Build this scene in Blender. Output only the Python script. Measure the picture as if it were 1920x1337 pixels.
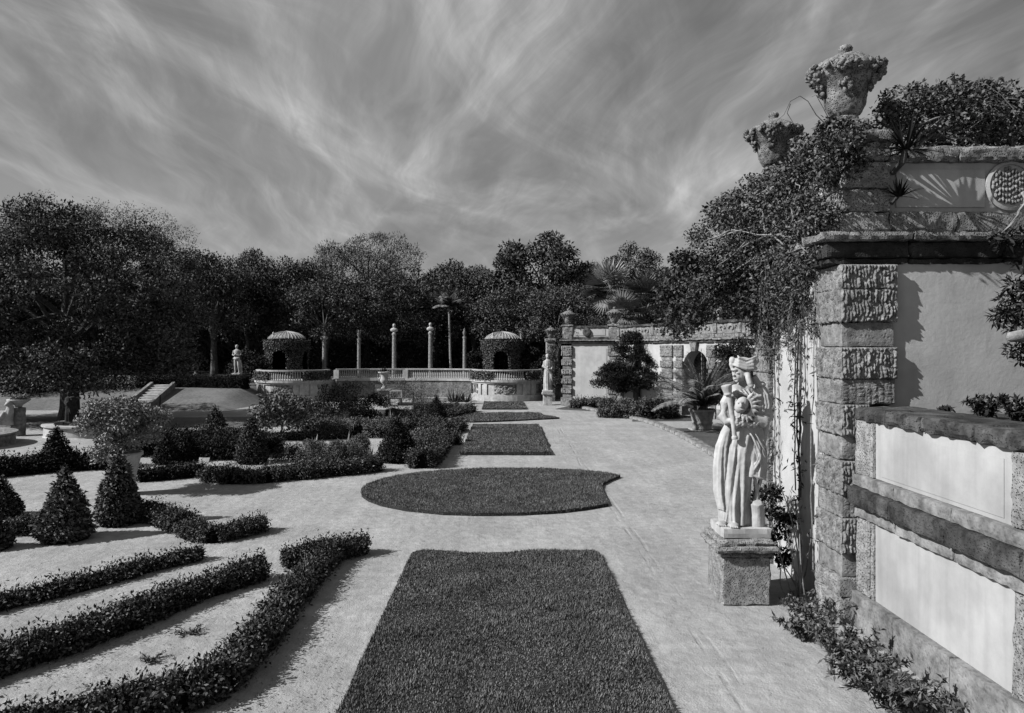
import bpy, bmesh, math, random
import numpy as np
from mathutils import Vector, Matrix

# ------------------------------------------------------------------ camera, sky, sun, exposure
sc = bpy.context.scene
for o in list(bpy.data.objects): bpy.data.objects.remove(o)
COL = sc.collection
H = 3.0                 # camera height
F = 1340.0              # focal length in photo pixels (photo is 1920 wide)
VU, VV = 947.0, 657.0   # vanishing point of the garden axis
cam = bpy.data.cameras.new('camera'); camo = bpy.data.objects.new('camera', cam); COL.objects.link(camo)
cam.sensor_width = 36.0; cam.lens = 36.0*F/1920.0
cam.shift_x = (960-VU)/1920.0; cam.shift_y = -(668.5-VV)/1920.0
cam.clip_end = 5000; cam.clip_start = 0.05
camo.location = (0, 0, H); camo.rotation_euler = (math.pi/2, 0, 0)
sc.camera = camo

SUN_EL = math.radians(36); SUN_A = math.radians(17)   # sun from the left, a little behind the camera
w = bpy.data.worlds.new('World'); sc.world = w; w.use_nodes = True
nt = w.node_tree; nt.nodes.clear()
def N(t, **k):
    n = nt.nodes.new(t)
    for a, b in k.items(): setattr(n, a, b)
    return n
L = nt.links.new
out = N('ShaderNodeOutputWorld'); bg = N('ShaderNodeBackground'); L(bg.outputs[0], out.inputs[0])
bg.inputs['Strength'].default_value = 0.098
sky = N('ShaderNodeTexSky', sky_type='NISHITA', sun_disc=False)
sky.sun_elevation = SUN_EL; sky.sun_rotation = math.radians(270) - SUN_A
sky.air_density = 1.0; sky.dust_density = 0.6; sky.ozone_density = 1.0
sep = N('ShaderNodeSeparateColor'); L(sky.outputs[0], sep.inputs[0])      # black-and-white film behind a red filter
# thin cirrus on a plane high above
tc = N('ShaderNodeTexCoord'); sx = N('ShaderNodeSeparateXYZ'); L(tc.outputs['Generated'], sx.inputs[0])
def M(op, a, b=None, c=None):
    n = N('ShaderNodeMath', operation=op)
    for i, q in enumerate((a, b, c)):
        if q is None: continue
        if isinstance(q, (int, float)): n.inputs[i].default_value = q
        else: L(q, n.inputs[i])
    return n.outputs[0]
zc = M('ADD', M('MAXIMUM', sx.outputs[2], 0.0), 0.20)
cx = M('DIVIDE', sx.outputs[0], zc); cy = M('DIVIDE', sx.outputs[1], zc)
def comb(x, y, z=0.0):
    n = N('ShaderNodeCombineXYZ')
    for i, q in enumerate((x, y, z)):
        if isinstance(q, (int, float)): n.inputs[i].default_value = q
        else: L(q, n.inputs[i])
    return n.outputs[0]
def noise(v, scale, detail, rough, dist=0.0):
    n = N('ShaderNodeTexNoise'); L(v, n.inputs['Vector'])
    n.inputs['Scale'].default_value = scale; n.inputs['Detail'].default_value = detail
    n.inputs['Roughness'].default_value = rough; n.inputs['Distortion'].default_value = dist
    return n
def ramp(f, a, b, lo=0.0, hi=1.0):
    n = N('ShaderNodeMapRange', interpolation_type='SMOOTHSTEP'); L(f, n.inputs[0])
    n.inputs[1].default_value = a; n.inputs[2].default_value = b
    n.inputs[3].default_value = lo; n.inputs[4].default_value = hi
    return n.outputs[0]
wv = comb(M('MULTIPLY', cx, 0.8), M('MULTIPLY', cy, 0.6), 12.9)
warp = noise(wv, 1.0, 3, 0.5)
wsep = N('ShaderNodeSeparateColor'); L(warp.outputs['Color'], wsep.inputs[0])
ux = M('ADD', cx, M('MULTIPLY', M('SUBTRACT', wsep.outputs[0], 0.5), 0.75))
uy = M('ADD', cy, M('MULTIPLY', M('SUBTRACT', wsep.outputs[1], 0.5), 0.9))
def along(deg, sa, sb, zz):
    c_, s_ = math.cos(math.radians(deg)), math.sin(math.radians(deg))
    p_ = M('ADD', M('MULTIPLY', ux, c_), M('MULTIPLY', uy, s_)); q_ = M('SUBTRACT', M('MULTIPLY', uy, c_), M('MULTIPLY', ux, s_))
    return comb(M('MULTIPLY', p_, sa), M('MULTIPLY', q_, sb), zz)
fa = ramp(noise(along(24, 2.0, 0.34, 1.3), 1.5, 11, 0.62, 0.3).outputs['Fac'], 0.42, 0.72)
fb = ramp(noise(along(-33, 2.2, 0.40, 6.1), 1.4, 11, 0.62, 0.3).outputs['Fac'], 0.46, 0.74)
h1 = ramp(noise(along(10, 9.0, 1.6, 4.4), 1.7, 8, 0.65, 0.5).outputs['Fac'], 0.28, 0.74, 0.5, 1.0)
b1 = ramp(noise(along(0, 0.75, 0.55, 9.1), 1.0, 5, 0.55).outputs['Fac'], 0.32, 0.66)
wisp = noise(along(-8, 1.5, 0.5, 7.7), 1.2, 6, 0.55, 0.5)
ridge = M('MAXIMUM', M('SUBTRACT', 1.0, M('MULTIPLY', M('ABSOLUTE', M('SUBTRACT', wisp.outputs['Fac'], 0.5)), 13.0)), 0.0)
cov = M('MULTIPLY', M('ADD', M('MULTIPLY', fa, 0.42), M('MULTIPLY', fb, 0.36)), M('ADD', 0.45, M('MULTIPLY', b1, 0.65)))
cov = M('ADD', M('MULTIPLY', M('ADD', cov, M('MULTIPLY', ridge, 0.26)), h1), M('MULTIPLY', b1, 0.30))
horizon_fade = ramp(sx.outputs[2], 0.02, 0.22, 0.50, 1.0)
cov = M('MULTIPLY', cov, horizon_fade)
clear = M('ADD', M('MULTIPLY', sep.outputs[0], 0.40), 0.10)
val = M('ADD', M('MULTIPLY', clear, M('SUBTRACT', 1.0, M('MULTIPLY', cov, 0.4))), M('MULTIPLY', cov, 3.05))
L(comb(val, val, val), bg.inputs['Color'])

sl = bpy.data.lights.new('sun', 'SUN'); slo = bpy.data.objects.new('sun', sl); COL.objects.link(slo)
sl.energy = 5.0; sl.angle = math.radians(0.5); sl.color = (1.0, 1.0, 1.0)
ld = Vector((math.cos(SUN_EL)*math.cos(SUN_A), math.cos(SUN_EL)*math.sin(SUN_A), -math.sin(SUN_EL)))
slo.rotation_euler = ld.to_track_quat('-Z', 'Y').to_euler(); slo.location = (-20, -5, 25)
sc.view_settings.view_transform = 'Standard'; sc.view_settings.look = 'None'
sc.view_settings.exposure = 0.75; sc.view_settings.gamma = 1.0
sc.render.engine = 'CYCLES'
sc.cycles.max_bounces = 4; sc.cycles.diffuse_bounces = 1; sc.cycles.glossy_bounces = 2
sc.cycles.transparent_max_bounces = 4

# ------------------------------------------------------------------ helpers
def G(u, v, z=0.0):
    """photo pixel -> point on the horizontal plane at height z"""
    y = F*(H-z)/(v-VV); return np.array([(u-VU)*y/F, y, z])
def W(u, v, y):
    """photo pixel at a known depth"""
    return np.array([(u-VU)*y/F, y, H-(v-VV)*y/F])
def rng(seed): return np.random.default_rng(seed)
def unit(a): return a/np.maximum(np.linalg.norm(a, axis=-1, keepdims=True), 1e-9)
def vnoise(P, scale, seed=0):
    """value noise, -1..1"""
    P = np.asarray(P, float)*scale + seed*17.13
    i = np.floor(P).astype(np.int64); f = P-i; f = f*f*(3-2*f)
    def h(ix, iy, iz):
        n = (ix*374761393 + iy*668265263 + iz*2147483647 + seed*974711) & 0xffffffff
        n = ((n ^ (n >> 13))*1274126177) & 0xffffffff
        n = (n ^ (n >> 16)) & 0xffff
        return n/32767.5-1.0
    x, y, z = i[..., 0], i[..., 1], i[..., 2]; fx, fy, fz = f[..., 0], f[..., 1], f[..., 2]
    r = 0
    for dx in (0, 1):
        for dy in (0, 1):
            for dz in (0, 1):
                r = r + h(x+dx, y+dy, z+dz)*np.where(dx, fx, 1-fx)*np.where(dy, fy, 1-fy)*np.where(dz, fz, 1-fz)
    return r
def fbm(P, scale, seed=0, oct=3):
    r = 0; a = 1.0; t = 0
    for k in range(oct): r = r+a*vnoise(P, scale*2**k, seed+k); t += a; a *= .5
    return r/t

def fast_mesh(name, V, Fc):
    """V (n,3); Fc (m,k) uniform polygons"""
    V = np.ascontiguousarray(V, np.float32); Fc = np.ascontiguousarray(Fc, np.int32)
    me = bpy.data.meshes.new(name); m, k = Fc.shape
    me.vertices.add(len(V)); me.vertices.foreach_set('co', V.ravel())
    me.loops.add(m*k); me.loops.foreach_set('vertex_index', Fc.ravel())
    me.polygons.add(m); me.polygons.foreach_set('loop_start', np.arange(0, m*k, k, dtype=np.int32))
    me.update(calc_edges=True); return me
class MB:
    def __init__(s): s.V = []; s.F = []; s.n = 0
    def add(s, V, Fc):
        V = np.asarray(V, float)
        s.V.append(V)
        for f in (Fc.tolist() if hasattr(Fc, 'tolist') else Fc): s.F.append([i+s.n for i in f])
        s.n += len(V); return s
    def mesh(s, name):
        me = bpy.data.meshes.new(name); me.from_pydata(np.concatenate(s.V).tolist(), [], s.F); me.update(); return me
    def build(s, name, mat, parent=None, smooth=False):
        return mobj(name, s.mesh(name), mat, parent, smooth)
def mobj(name, me, mat, parent=None, smooth=False):
    if mat is not None and not me.materials: me.materials.append(mat)
    if smooth: me.polygons.foreach_set('use_smooth', [True]*len(me.polygons))
    o = bpy.data.objects.new(name, me); COL.objects.link(o)
    if parent is not None: o.parent = parent
    return o
def tag(o, label=None, cat=None, group=None, kind=None):
    if label: o['label'] = label
    if cat: o['category'] = cat
    if group: o['group'] = group
    if kind: o['kind'] = kind
    return o
def thing(name, label, cat, loc=(0, 0, 0), group=None):
    o = bpy.data.objects.new(name, None); COL.objects.link(o); o.empty_display_size = .1
    o.location = tuple(float(q) for q in loc)
    return tag(o, label, cat, group)

def box(x0, x1, y0, y1, z0, z1):
    V = np.array([[x, y, z] for x in (x0, x1) for y in (y0, y1) for z in (z0, z1)], float)
    return V, [[0, 1, 3, 2], [4, 6, 7, 5], [0, 4, 5, 1], [2, 3, 7, 6], [0, 2, 6, 4], [1, 5, 7, 3]]
_seed = [100]
def rough_box(x0, x1, y0, y1, z0, z1, seg=.06, amp=.006, rnd=.012, seed=None):
    """worn stone block: subdivided box with chipped edges"""
    if seed is None: _seed[0] += 1; seed = _seed[0]
    lo = np.array([x0, y0, z0]); hi = np.array([x1, y1, z1]); d = hi-lo
    n = np.maximum(1, np.minimum(40, np.round(d/seg))).astype(int)
    quads = []
    for ax in range(3):
        a, b = [(1, 2), (2, 0), (0, 1)][ax]
        I, J = np.meshgrid(np.arange(n[a]), np.arange(n[b]), indexing='ij')
        for side in (0, n[ax]):
            def P(i, j):
                q = np.zeros(i.shape+(3,), int); q[..., ax] = side; q[..., a] = i; q[..., b] = j; return q
            q = np.stack([P(I, J), P(I+1, J), P(I+1, J+1), P(I, J+1)], 2).reshape(-1, 4, 3)
            if side == 0: q = q[:, ::-1]
            quads.append(q)
    Q = np.concatenate(quads); u, inv = np.unique(Q.reshape(-1, 3), axis=0, return_inverse=True)
    Fc = inv.reshape(-1, 4)
    V = lo+u/n*d; c = (lo+hi)/2
    ext = ((u == 0) | (u == n)).sum(1)
    inw = np.where(u == 0, 1, np.where(u == n, -1, 0))*(ext >= 2)[:, None]
    chip = rnd*(0.6+0.9*np.clip(vnoise(V, 14, seed), -0.6, 1))
    V = V+inw*np.minimum(chip[:, None], d/4)
    V = V+amp*np.stack([vnoise(V, 11, seed+k*3) for k in range(3)], 1)
    return V, Fc
def lathe(prof, n=20, cx=0, cy=0, cz=0):
    prof = np.array(prof, float); m = len(prof); a = np.arange(n)*2*np.pi/n
    V = np.stack([cx+prof[:, None, 0]*np.cos(a), cy+prof[:, None, 0]*np.sin(a), cz+prof[:, 1][:, None]+0*a], 2).reshape(-1, 3)
    Fc = [[i*n+j, i*n+(j+1) % n, (i+1)*n+(j+1) % n, (i+1)*n+j] for i in range(m-1) for j in range(n)]
    Fc.append(list(range(n))[::-1]); Fc.append([(m-1)*n+j for j in range(n)])
    return V, Fc
def tube(pts, rad, n=6):
    pts = np.array(pts, float); m = len(pts)
    rad = np.broadcast_to(np.array(rad, float), (m,)) if np.ndim(rad) else np.full(m, rad)
    T = unit(np.gradient(pts, axis=0)); up = np.array([0.31, 0.17, 0.94])
    A = unit(np.cross(T, up)); B = np.cross(T, A); a = np.arange(n)*2*np.pi/n
    V = (pts[:, None]+rad[:, None, None]*(A[:, None]*np.cos(a)[None, :, None]+B[:, None]*np.sin(a)[None, :, None])).reshape(-1, 3)
    Fc = [[i*n+j, i*n+(j+1) % n, (i+1)*n+(j+1) % n, (i+1)*n+j] for i in range(m-1) for j in range(n)]
    Fc.append(list(range(n))[::-1]); Fc.append([(m-1)*n+j for j in range(n)])
    return V, Fc
def ellipsoid(c, r, nu=14, nv=9, rot=None):
    th = np.linspace(0.001, np.pi-.001, nv); prof = np.stack([np.sin(th), -np.cos(th)], 1)
    V, Fc = lathe(prof, nu); V = V*np.array(r)
    if rot is not None: V = V@np.array(rot).T
    return V+np.array(c), Fc
def place(VF, loc=(0, 0, 0), rz=0.0):
    V, Fc = VF; c, s = math.cos(rz), math.sin(rz)
    R = np.array([[c, -s, 0], [s, c, 0], [0, 0, 1]]); return V@R.T+np.array(loc), Fc
def leafset(P, D, Nn, Ln, Wd, fold=.25):
    """one folded rhombic leaf per point"""
    D = unit(D); S = unit(np.cross(D, Nn)); Nn = np.cross(S, D)
    Ln = np.broadcast_to(Ln, (len(P),))[:, None]; Wd = np.broadcast_to(Wd, (len(P),))[:, None]
    m = P+D*Ln*.45+Nn*Wd*fold
    V = np.stack([P, m+S*Wd*.5, P+D*Ln, m-S*Wd*.5], 1).reshape(-1, 3)
    return V, np.arange(len(P)*4).reshape(-1, 4)
def rdir(r, n):
    return unit(r.normal(size=(n, 3)))
def cat(sets):
    Vs, Fs, n = [], [], 0
    for V, Fc in sets: Vs.append(V); Fs.append(Fc+n); n += len(V)
    return np.concatenate(Vs), np.concatenate(Fs)

# ------------------------------------------------------------------ materials (grey: the photograph is black and white)
def new_mat(name):
    m = bpy.data.materials.new(name); m.use_nodes = True; t = m.node_tree
    return m, t, t.nodes['Principled BSDF']
def surf(name, dark, light, scale=6.0, bump=.3, bscale=40.0, rough=.9, spec=.2, lo=.35, hi=.65, pits=0.0, pscale=30.0, streak=0.0, blotch=0.0, bscale2=1.3):
    m, t, b = new_mat(name); n = t.nodes; l = t.links.new
    tcn = n.new('ShaderNodeTexCoord'); co = tcn.outputs['Object']
    a = n.new('ShaderNodeTexNoise'); a.inputs['Scale'].default_value = scale; a.inputs['Detail'].default_value = 9; a.inputs['Roughness'].default_value = .65
    l(co, a.inputs['Vector'])
    r = n.new('ShaderNodeMapRange'); l(a.outputs['Fac'], r.inputs[0]); r.inputs[1].default_value = lo; r.inputs[2].default_value = hi
    r.inputs[3].default_value = dark; r.inputs[4].default_value = light
    colv = r.outputs[0]
    def mul(x, y):
        q = n.new('ShaderNodeMath'); q.operation = 'MULTIPLY'; l(x, q.inputs[0])
        if isinstance(y, float): q.inputs[1].default_value = y
        else: l(y, q.inputs[1])
        return q.outputs[0]
    def mr(x, a0, a1, b0, b1):
        q = n.new('ShaderNodeMapRange'); l(x, q.inputs[0])
        for i, vv in enumerate((a0, a1, b0, b1)): q.inputs[i+1].default_value = vv
        return q.outputs[0]
    if blotch > 0:
        c = n.new('ShaderNodeTexNoise'); c.inputs['Scale'].default_value = bscale2; c.inputs['Detail'].default_value = 6; l(co, c.inputs['Vector'])
        colv = mul(colv, mr(c.outputs['Fac'], .38, .62, 1-blotch, 1.0))
    if streak > 0:
        mp = n.new('ShaderNodeMapping'); mp.inputs['Scale'].default_value = (9, 9, .5); l(co, mp.inputs[0])
        c = n.new('ShaderNodeTexNoise'); c.inputs['Scale'].default_value = 1.0; c.inputs['Detail'].default_value = 5; l(mp.outputs[0], c.inputs['Vector'])
        colv = mul(colv, mr(c.outputs['Fac'], .3, .55, 1-streak, 1.0))
    f = n.new('ShaderNodeTexNoise'); f.inputs['Scale'].default_value = bscale; f.inputs['Detail'].default_value = 8; f.inputs['Roughness'].default_value = .7; l(co, f.inputs['Vector'])
    hgt = f.outputs['Fac']
    if pits > 0:
        vo = n.new('ShaderNodeTexVoronoi'); vo.inputs['Scale'].default_value = pscale; vo.inputs['Randomness'].default_value = 1; l(co, vo.inputs['Vector'])
        pv = mr(vo.outputs['Distance'], .12, .42, 0.0, 1.0)
        colv = mul(colv, mr(vo.outputs['Distance'], .1, .4, 1-pits*.6, 1.0))
        q = n.new('ShaderNodeMath'); q.operation = 'MULTIPLY_ADD'; l(pv, q.inputs[0]); q.inputs[1].default_value = pits*1.5; l(hgt, q.inputs[2]); hgt = q.outputs[0]
    cmb = n.new('ShaderNodeCombineColor'); [l(colv, cmb.inputs[i]) for i in range(3)]; l(cmb.outputs[0], b.inputs['Base Color'])
    bp = n.new('ShaderNodeBump'); bp.inputs['Strength'].default_value = bump; bp.inputs['Distance'].default_value = .02
    l(hgt, bp.inputs['Height']); l(bp.outputs[0], b.inputs['Normal'])
    b.inputs['Roughness'].default_value = rough; b.inputs['Specular IOR Level'].default_value = spec
    return m
def leafmat(name, dark, light, rough=.55, spec=.25, blotch=None):
    m, t, b = new_mat(name); n = t.nodes; l = t.links.new
    g = n.new('ShaderNodeNewGeometry')
    r = n.new('ShaderNodeMapRange'); l(g.outputs['Random Per Island'], r.inputs[0]); r.inputs[3].default_value = dark; r.inputs[4].default_value = light
    v = r.outputs[0]
    if blotch:
        tcn = n.new('ShaderNodeTexCoord'); c = n.new('ShaderNodeTexNoise'); c.inputs['Scale'].default_value = blotch; c.inputs['Detail'].default_value = 4; l(tcn.outputs['Object'], c.inputs['Vector'])
        r2 = n.new('ShaderNodeMapRange'); l(c.outputs['Fac'], r2.inputs[0]); r2.inputs[1].default_value = .3; r2.inputs[2].default_value = .7; r2.inputs[3].default_value = .65; r2.inputs[4].default_value = 1.3
        q = n.new('ShaderNodeMath'); q.operation = 'MULTIPLY'; l(v, q.inputs[0]); l(r2.outputs[0], q.inputs[1]); v = q.outputs[0]
    cmb = n.new('ShaderNodeCombineColor'); [l(v, cmb.inputs[i]) for i in range(3)]; l(cmb.outputs[0], b.inputs['Base Color'])
    b.inputs['Roughness'].default_value = rough; b.inputs['Specular IOR Level'].default_value = spec
    return m
def plain(name, v, rough=.9, spec=.1):
    m, t, b = new_mat(name); b.inputs['Base Color'].default_value = (v, v, v, 1); b.inputs['Roughness'].default_value = rough
    b.inputs['Specular IOR Level'].default_value = spec; return m
MT = dict(
    stucco=surf('stucco', .31, .37, 3.0, .25, 14, blotch=.14, streak=.06),
    panel=surf('panel_stucco', .27, .325, 2.5, .18, 18, blotch=.24, streak=.12),
    coral=surf('coral_stone', .08, .27, 9, .9, 35, pits=.75, pscale=42, blotch=.35, bscale2=2.5),
    coral_light=surf('pale_coral_stone', .14, .30, 9, .9, 35, pits=.8, pscale=48, blotch=.2),
    rust=surf('rusticated_stone', .08, .26, 12, .6, 50, pits=.3, pscale=60, blotch=.3),
    smooth=surf('smooth_stone', .09, .25, 7, .5, 40, pits=.35, pscale=25, blotch=.3),
    dark=surf('weathered_stone', .018, .11, 5, .8, 30, pits=.4, pscale=40, blotch=.5, bscale2=2.0, streak=.35),
    black=surf('stain_shade_stone', .012, .04, 5, .7, 30, pits=.4, pscale=40, blotch=.4),  # black: stained cornices; shade put into colour for arch niche and bowl figure
    marble=surf('weathered_marble', .31, .39, 4, .12, 40, rough=.75, blotch=.24, bscale2=6, streak=.20),
    white=surf('pale_stone', .26, .40, 6, .3, 40, blotch=.25),
    pot=surf('terracotta', .12, .22, 5, .2, 30, streak=.3),
    bark=surf('bark', .02, .08, 12, .8, 30),
    vinebark=surf('pale_vine_bark', .10, .24, 14, .6, 40),
    core=plain('foliage_shade_black', .004, .9, .0), soil=surf('soil', .02, .05, 20, .5, 40),  # core: near-black put in for the shade inside and behind foliage
    metal=plain('dark_painted_metal', .02, .5), signface=surf('sign_face', .15, .3, 12, .05, 30),
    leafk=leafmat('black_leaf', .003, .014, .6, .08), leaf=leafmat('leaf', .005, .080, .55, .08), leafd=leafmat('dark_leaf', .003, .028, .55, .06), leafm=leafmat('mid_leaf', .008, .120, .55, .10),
    leafl=leafmat('pale_leaf', .08, .26, .7, .1), palm=leafmat('palm_leaf', .06, .17, .5, .3), leaff=leafmat('forest_leaf', .002, .115, .65, .04), hedge=leafmat('hedge_leaf', .004, .085, .52, .10),
    feather=leafmat('feathery_leaf', .03, .13, .7, .1),
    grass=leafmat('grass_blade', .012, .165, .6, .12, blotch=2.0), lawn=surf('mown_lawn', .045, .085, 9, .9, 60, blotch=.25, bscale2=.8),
    bank=surf('pale_bank_grass', .085, .15, 7, .9, 50, blotch=.25, bscale2=.6), turf=surf('turf_soil', .015, .03, 20, .5, 60),  # bank: a paler tone of the lawn grass
    litter=leafmat('leaf_litter', .03, .16),
)
# sand of the walks
def sand():
    m, t, b = new_mat('sand'); n = t.nodes; l = t.links.new
    tcn = n.new('ShaderNodeTexCoord'); co = tcn.outputs['Object']
    def nz(scale, det=6, sc3=None, rough=.6):
        q = n.new('ShaderNodeTexNoise'); q.inputs['Scale'].default_value = scale; q.inputs['Detail'].default_value = det; q.inputs['Roughness'].default_value = rough
        if sc3: mp = n.new('ShaderNodeMapping'); mp.inputs['Scale'].default_value = sc3; l(co, mp.inputs[0]); l(mp.outputs[0], q.inputs['Vector'])
        else: l(co, q.inputs['Vector'])
        return q.outputs['Fac']
    def mr(x, a0, a1, b0, b1):
        q = n.new('ShaderNodeMapRange'); l(x, q.inputs[0])
        for i, vv in enumerate((a0, a1, b0, b1)): q.inputs[i+1].default_value = vv
        return q.outputs[0]
    def op(o_, x, y):
        q = n.new('ShaderNodeMath'); q.operation = o_
        for i, k in enumerate((x, y)):
            if isinstance(k, float): q.inputs[i].default_value = k
            else: l(k, q.inputs[i])
        return q.outputs[0]
    base = mr(nz(.7, 6), .35, .65, .235, .30)
    base = op('MULTIPLY', base, mr(nz(6, 8), .3, .7, .80, 1.12))
    base = op('MULTIPLY', base, mr(nz(90, 3), .3, .7, .88, 1.08))
    base = op('MULTIPLY', base, mr(nz(1.0, 5, (3.0, .35, 1)), .4, .62, .90, 1.03))
    vo = n.new('ShaderNodeTexVoronoi'); vo.inputs['Scale'].default_value = 26; l(co, vo.inputs['Vector'])
    base = op('MULTIPLY', base, mr(vo.outputs['Distance'], .04, .13, .58, 1.0))
    cmb = n.new('ShaderNodeCombineColor'); [l(base, cmb.inputs[i]) for i in range(3)]; l(cmb.outputs[0], b.inputs['Base Color'])
    h = op('ADD', op('MULTIPLY', nz(7, 6), 1.0), op('MULTIPLY', nz(55, 5), .35))
    h = op('ADD', h, op('MULTIPLY', nz(1.0, 4, (22, .8, 1)), .12)); h = op('ADD', h, op('MULTIPLY', mr(nz(3.2, 4), .52, .66, 0.0, 1.0), .25))
    sp_ = n.new('ShaderNodeSeparateXYZ'); l(co, sp_.inputs[0])
    bend = op('ADD', sp_.outputs[0], op('MULTIPLY', op('SUBTRACT', nz(1.0, 2, (.01, .25, 1)), .5), .35))
    tr_ = None
    for xc in (2.02, 2.13):
        d_ = mr(op('ABSOLUTE', op('SUBTRACT', bend, xc), 0.0), .01, .035, 1.0, 0.0); tr_ = d_ if tr_ is None else op('MAXIMUM', tr_, d_)
    tr_ = op('MULTIPLY', tr_, mr(nz(1.0, 4, (3, .7, 1)), .45, .6, 0.0, 1.0))
    h = op('SUBTRACT', h, op('MULTIPLY', tr_, .30))
    bp = n.new('ShaderNodeBump'); bp.inputs['Strength'].default_value = .8; bp.inputs['Distance'].default_value = .03
    l(h, bp.inputs['Height']); l(bp.outputs[0], b.inputs['Normal'])
    b.inputs['Roughness'].default_value = .95; b.inputs['Specular IOR Level'].default_value = .08
    return m
MT['sand'] = sand()
def watermat():
    m, t, b = new_mat('pool_water'); b.inputs['Base Color'].default_value = (.02, .02, .02, 1); b.inputs['Roughness'].default_value = .08; return m
MT['water'] = watermat()

# ------------------------------------------------------------------ setting: ground
g = MB().add([[-900, -40, 0], [900, -40, 0], [900, 1500, 0], [-900, 1500, 0]], [[0, 1, 2, 3]]).build('ground', MT['sand']); tag(g, kind='structure', label='pale raked sand of the garden walks')

def poly_lawn(name, outline, h, label, dens, bl, seed, bw=.006, lab_grass=None):
    """raised turf slab with upright blades"""
    P = np.array(outline)[:, :2]; n = len(P)
    V = np.concatenate([np.c_[P, np.zeros(n)+.004], np.c_[P, np.full(n, h)]])
    Fc = [[i, (i+1) % n, n+(i+1) % n, n+i] for i in range(n)]+[list(range(n, 2*n))]
    a = 0.5*np.sum(P[:, 0]*np.roll(P[:, 1], -1)-np.roll(P[:, 0], -1)*P[:, 1])
    if a < 0: Fc = [f[::-1] for f in Fc]
    s = MB().add(V, Fc).build(name, MT['turf']); tag(s, label, kind='structure')
    r = rng(seed); lo, hi = P.min(0), P.max(0); area = abs(a)
    q = r.uniform(lo, hi, size=(int(dens*(hi-lo).prod()), 2))
    def inside(q):
        c = np.zeros(len(q), bool)
        for i in range(n):
            A, B = P[i], P[(i+1) % n]
            t = ((A[1] > q[:, 1]) != (B[1] > q[:, 1])) & (q[:, 0] < (B[0]-A[0])*(q[:, 1]-A[1])/(B[1]-A[1]+1e-12)+A[0])
            c ^= t
        return c
    q = q[inside(q)]
    # extra blades hanging over the cut edge
    E = []
    for i in range(n):
        A, B = P[i], P[(i+1) % n]; k = int(np.linalg.norm(B-A)*math.sqrt(dens)*3.0)
        t = r.random((k, 1)); nr = np.array([B[1]-A[1], A[0]-B[0]])*(1 if a > 0 else -1); nr = nr/np.linalg.norm(nr)
        E.append(np.c_[A+(B-A)*t+nr*r.uniform(-.02, .012, (k, 1)), r.uniform(0.0, h, k)])
    E = np.concatenate(E); B3 = np.concatenate([np.c_[q, np.full(len(q), h-.004)], E])
    m = len(B3); az = r.uniform(0, 2*np.pi, m); lean = r.uniform(.1, .9, m)
    patch = 0.75+.5*vnoise(np.c_[B3[:, :2], np.zeros(m)], 2.0, seed)
    ln = bl*r.uniform(.5, 1.3, m)*patch.clip(.5, 1.3)*(1+.45*vnoise(np.c_[B3[:, :2], np.zeros(m)], 16, seed+3))
    D = np.stack([np.cos(az)*lean, np.sin(az)*lean, np.ones(m)], 1); D = unit(D)
    S = np.stack([-np.sin(az), np.cos(az), 0*az], 1)*(bw*r.uniform(.7, 1.3, m))[:, None]
    tip = B3+D*ln[:, None]; V = np.stack([B3-S, B3+S, tip], 1).reshape(-1, 3)
    o = mobj('grass', fast_mesh('grass', V, np.arange(3*m).reshape(-1, 3)), MT['grass'])
    tag(o, lab_grass, 'grass', kind='stuff'); return s
def dense(P, step=.25, jit=.012, seed=1):
    P = np.array(P); r = rng(seed); o = []
    for i in range(len(P)):
        A, B = P[i], P[(i+1) % len(P)]; k = max(1, int(np.linalg.norm(B-A)/step))
        for t in range(k): o.append(A+(B-A)*t/k+np.r_[r.normal(0, jit, 2), 0])
    return o
near = [[-1.37, 5.2, 0], [1.38, 5.2, 0], [1.37, 10.4, 0], [1.31, 10.56, 0], [.6, 10.58, 0], [0, 10.46, 0], [-.5, 10.44, 0], [-1.2, 10.62, 0], [-1.36, 10.46, 0]]
poly_lawn('lawn_bed', dense(near, .3, .005, 3), .045, 'turf under the nearest rectangular grass bed', 11000, .040, 1, .0060, 'coarse mown grass of the nearest rectangular bed')
fish = [(677, 920), (681, 913), (690, 907), (720, 896), (770, 887), (830, 881), (900, 878), (960, 877), (1030, 878), (1090, 881), (1130, 885), (1163, 891), (1143, 899), (1130, 906), (1127, 913), (1131, 922), (1136, 932), (1141, 944), (1100, 951), (1050, 957), (980, 961), (900, 962), (830, 960), (760, 953), (715, 944), (690, 935), (679, 927)]
poly_lawn('lawn_bed', [G(u, v, .06) for u, v in fish], .06, 'turf under the big curved grass bed with the notched right end', 4200, .045, 2, .006, 'mown grass of the big curved bed with the notched right end')
poly_lawn('lawn_bed', dense([G(888, 797, .06), G(1010, 797, .06), G(1032, 850, .06), G(863, 850, .06)], .4, .02, 5), .10, 'turf under the second rectangular grass bed', 1900, .05, 4, .009, 'mown grass of the second rectangular bed along the walk')
fish2 = [(845, 786), (860, 779), (890, 775), (920, 773.5), (970, 773), (1012, 773.5), (1019, 778), (1049, 783), (1010, 785), (970, 787), (925, 789), (887, 790), (860, 789)]
poly_lawn('lawn_bed', [G(u, v, .06) for u, v in fish2], .06, 'turf under the far curved grass bed', 900, .06, 6, .012, 'mown grass of the far curved bed')
poly_lawn('lawn_bed', [G(908, 753, .06), G(981, 753, .06), G(988, 766, .06), G(904, 766, .06)], .06, 'turf under the farthest rectangular grass bed', 700, .06, 7, .014, 'mown grass of the farthest rectangular bed before the round bastion')
def lawn_sheet(name, pts, label, n=1, kind='structure', mat='lawn'):
    V = np.array(pts, float); o = MB().add(V, [list(range(len(V)))]).build(name, MT[mat]); return tag(o, label, kind=kind)
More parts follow.
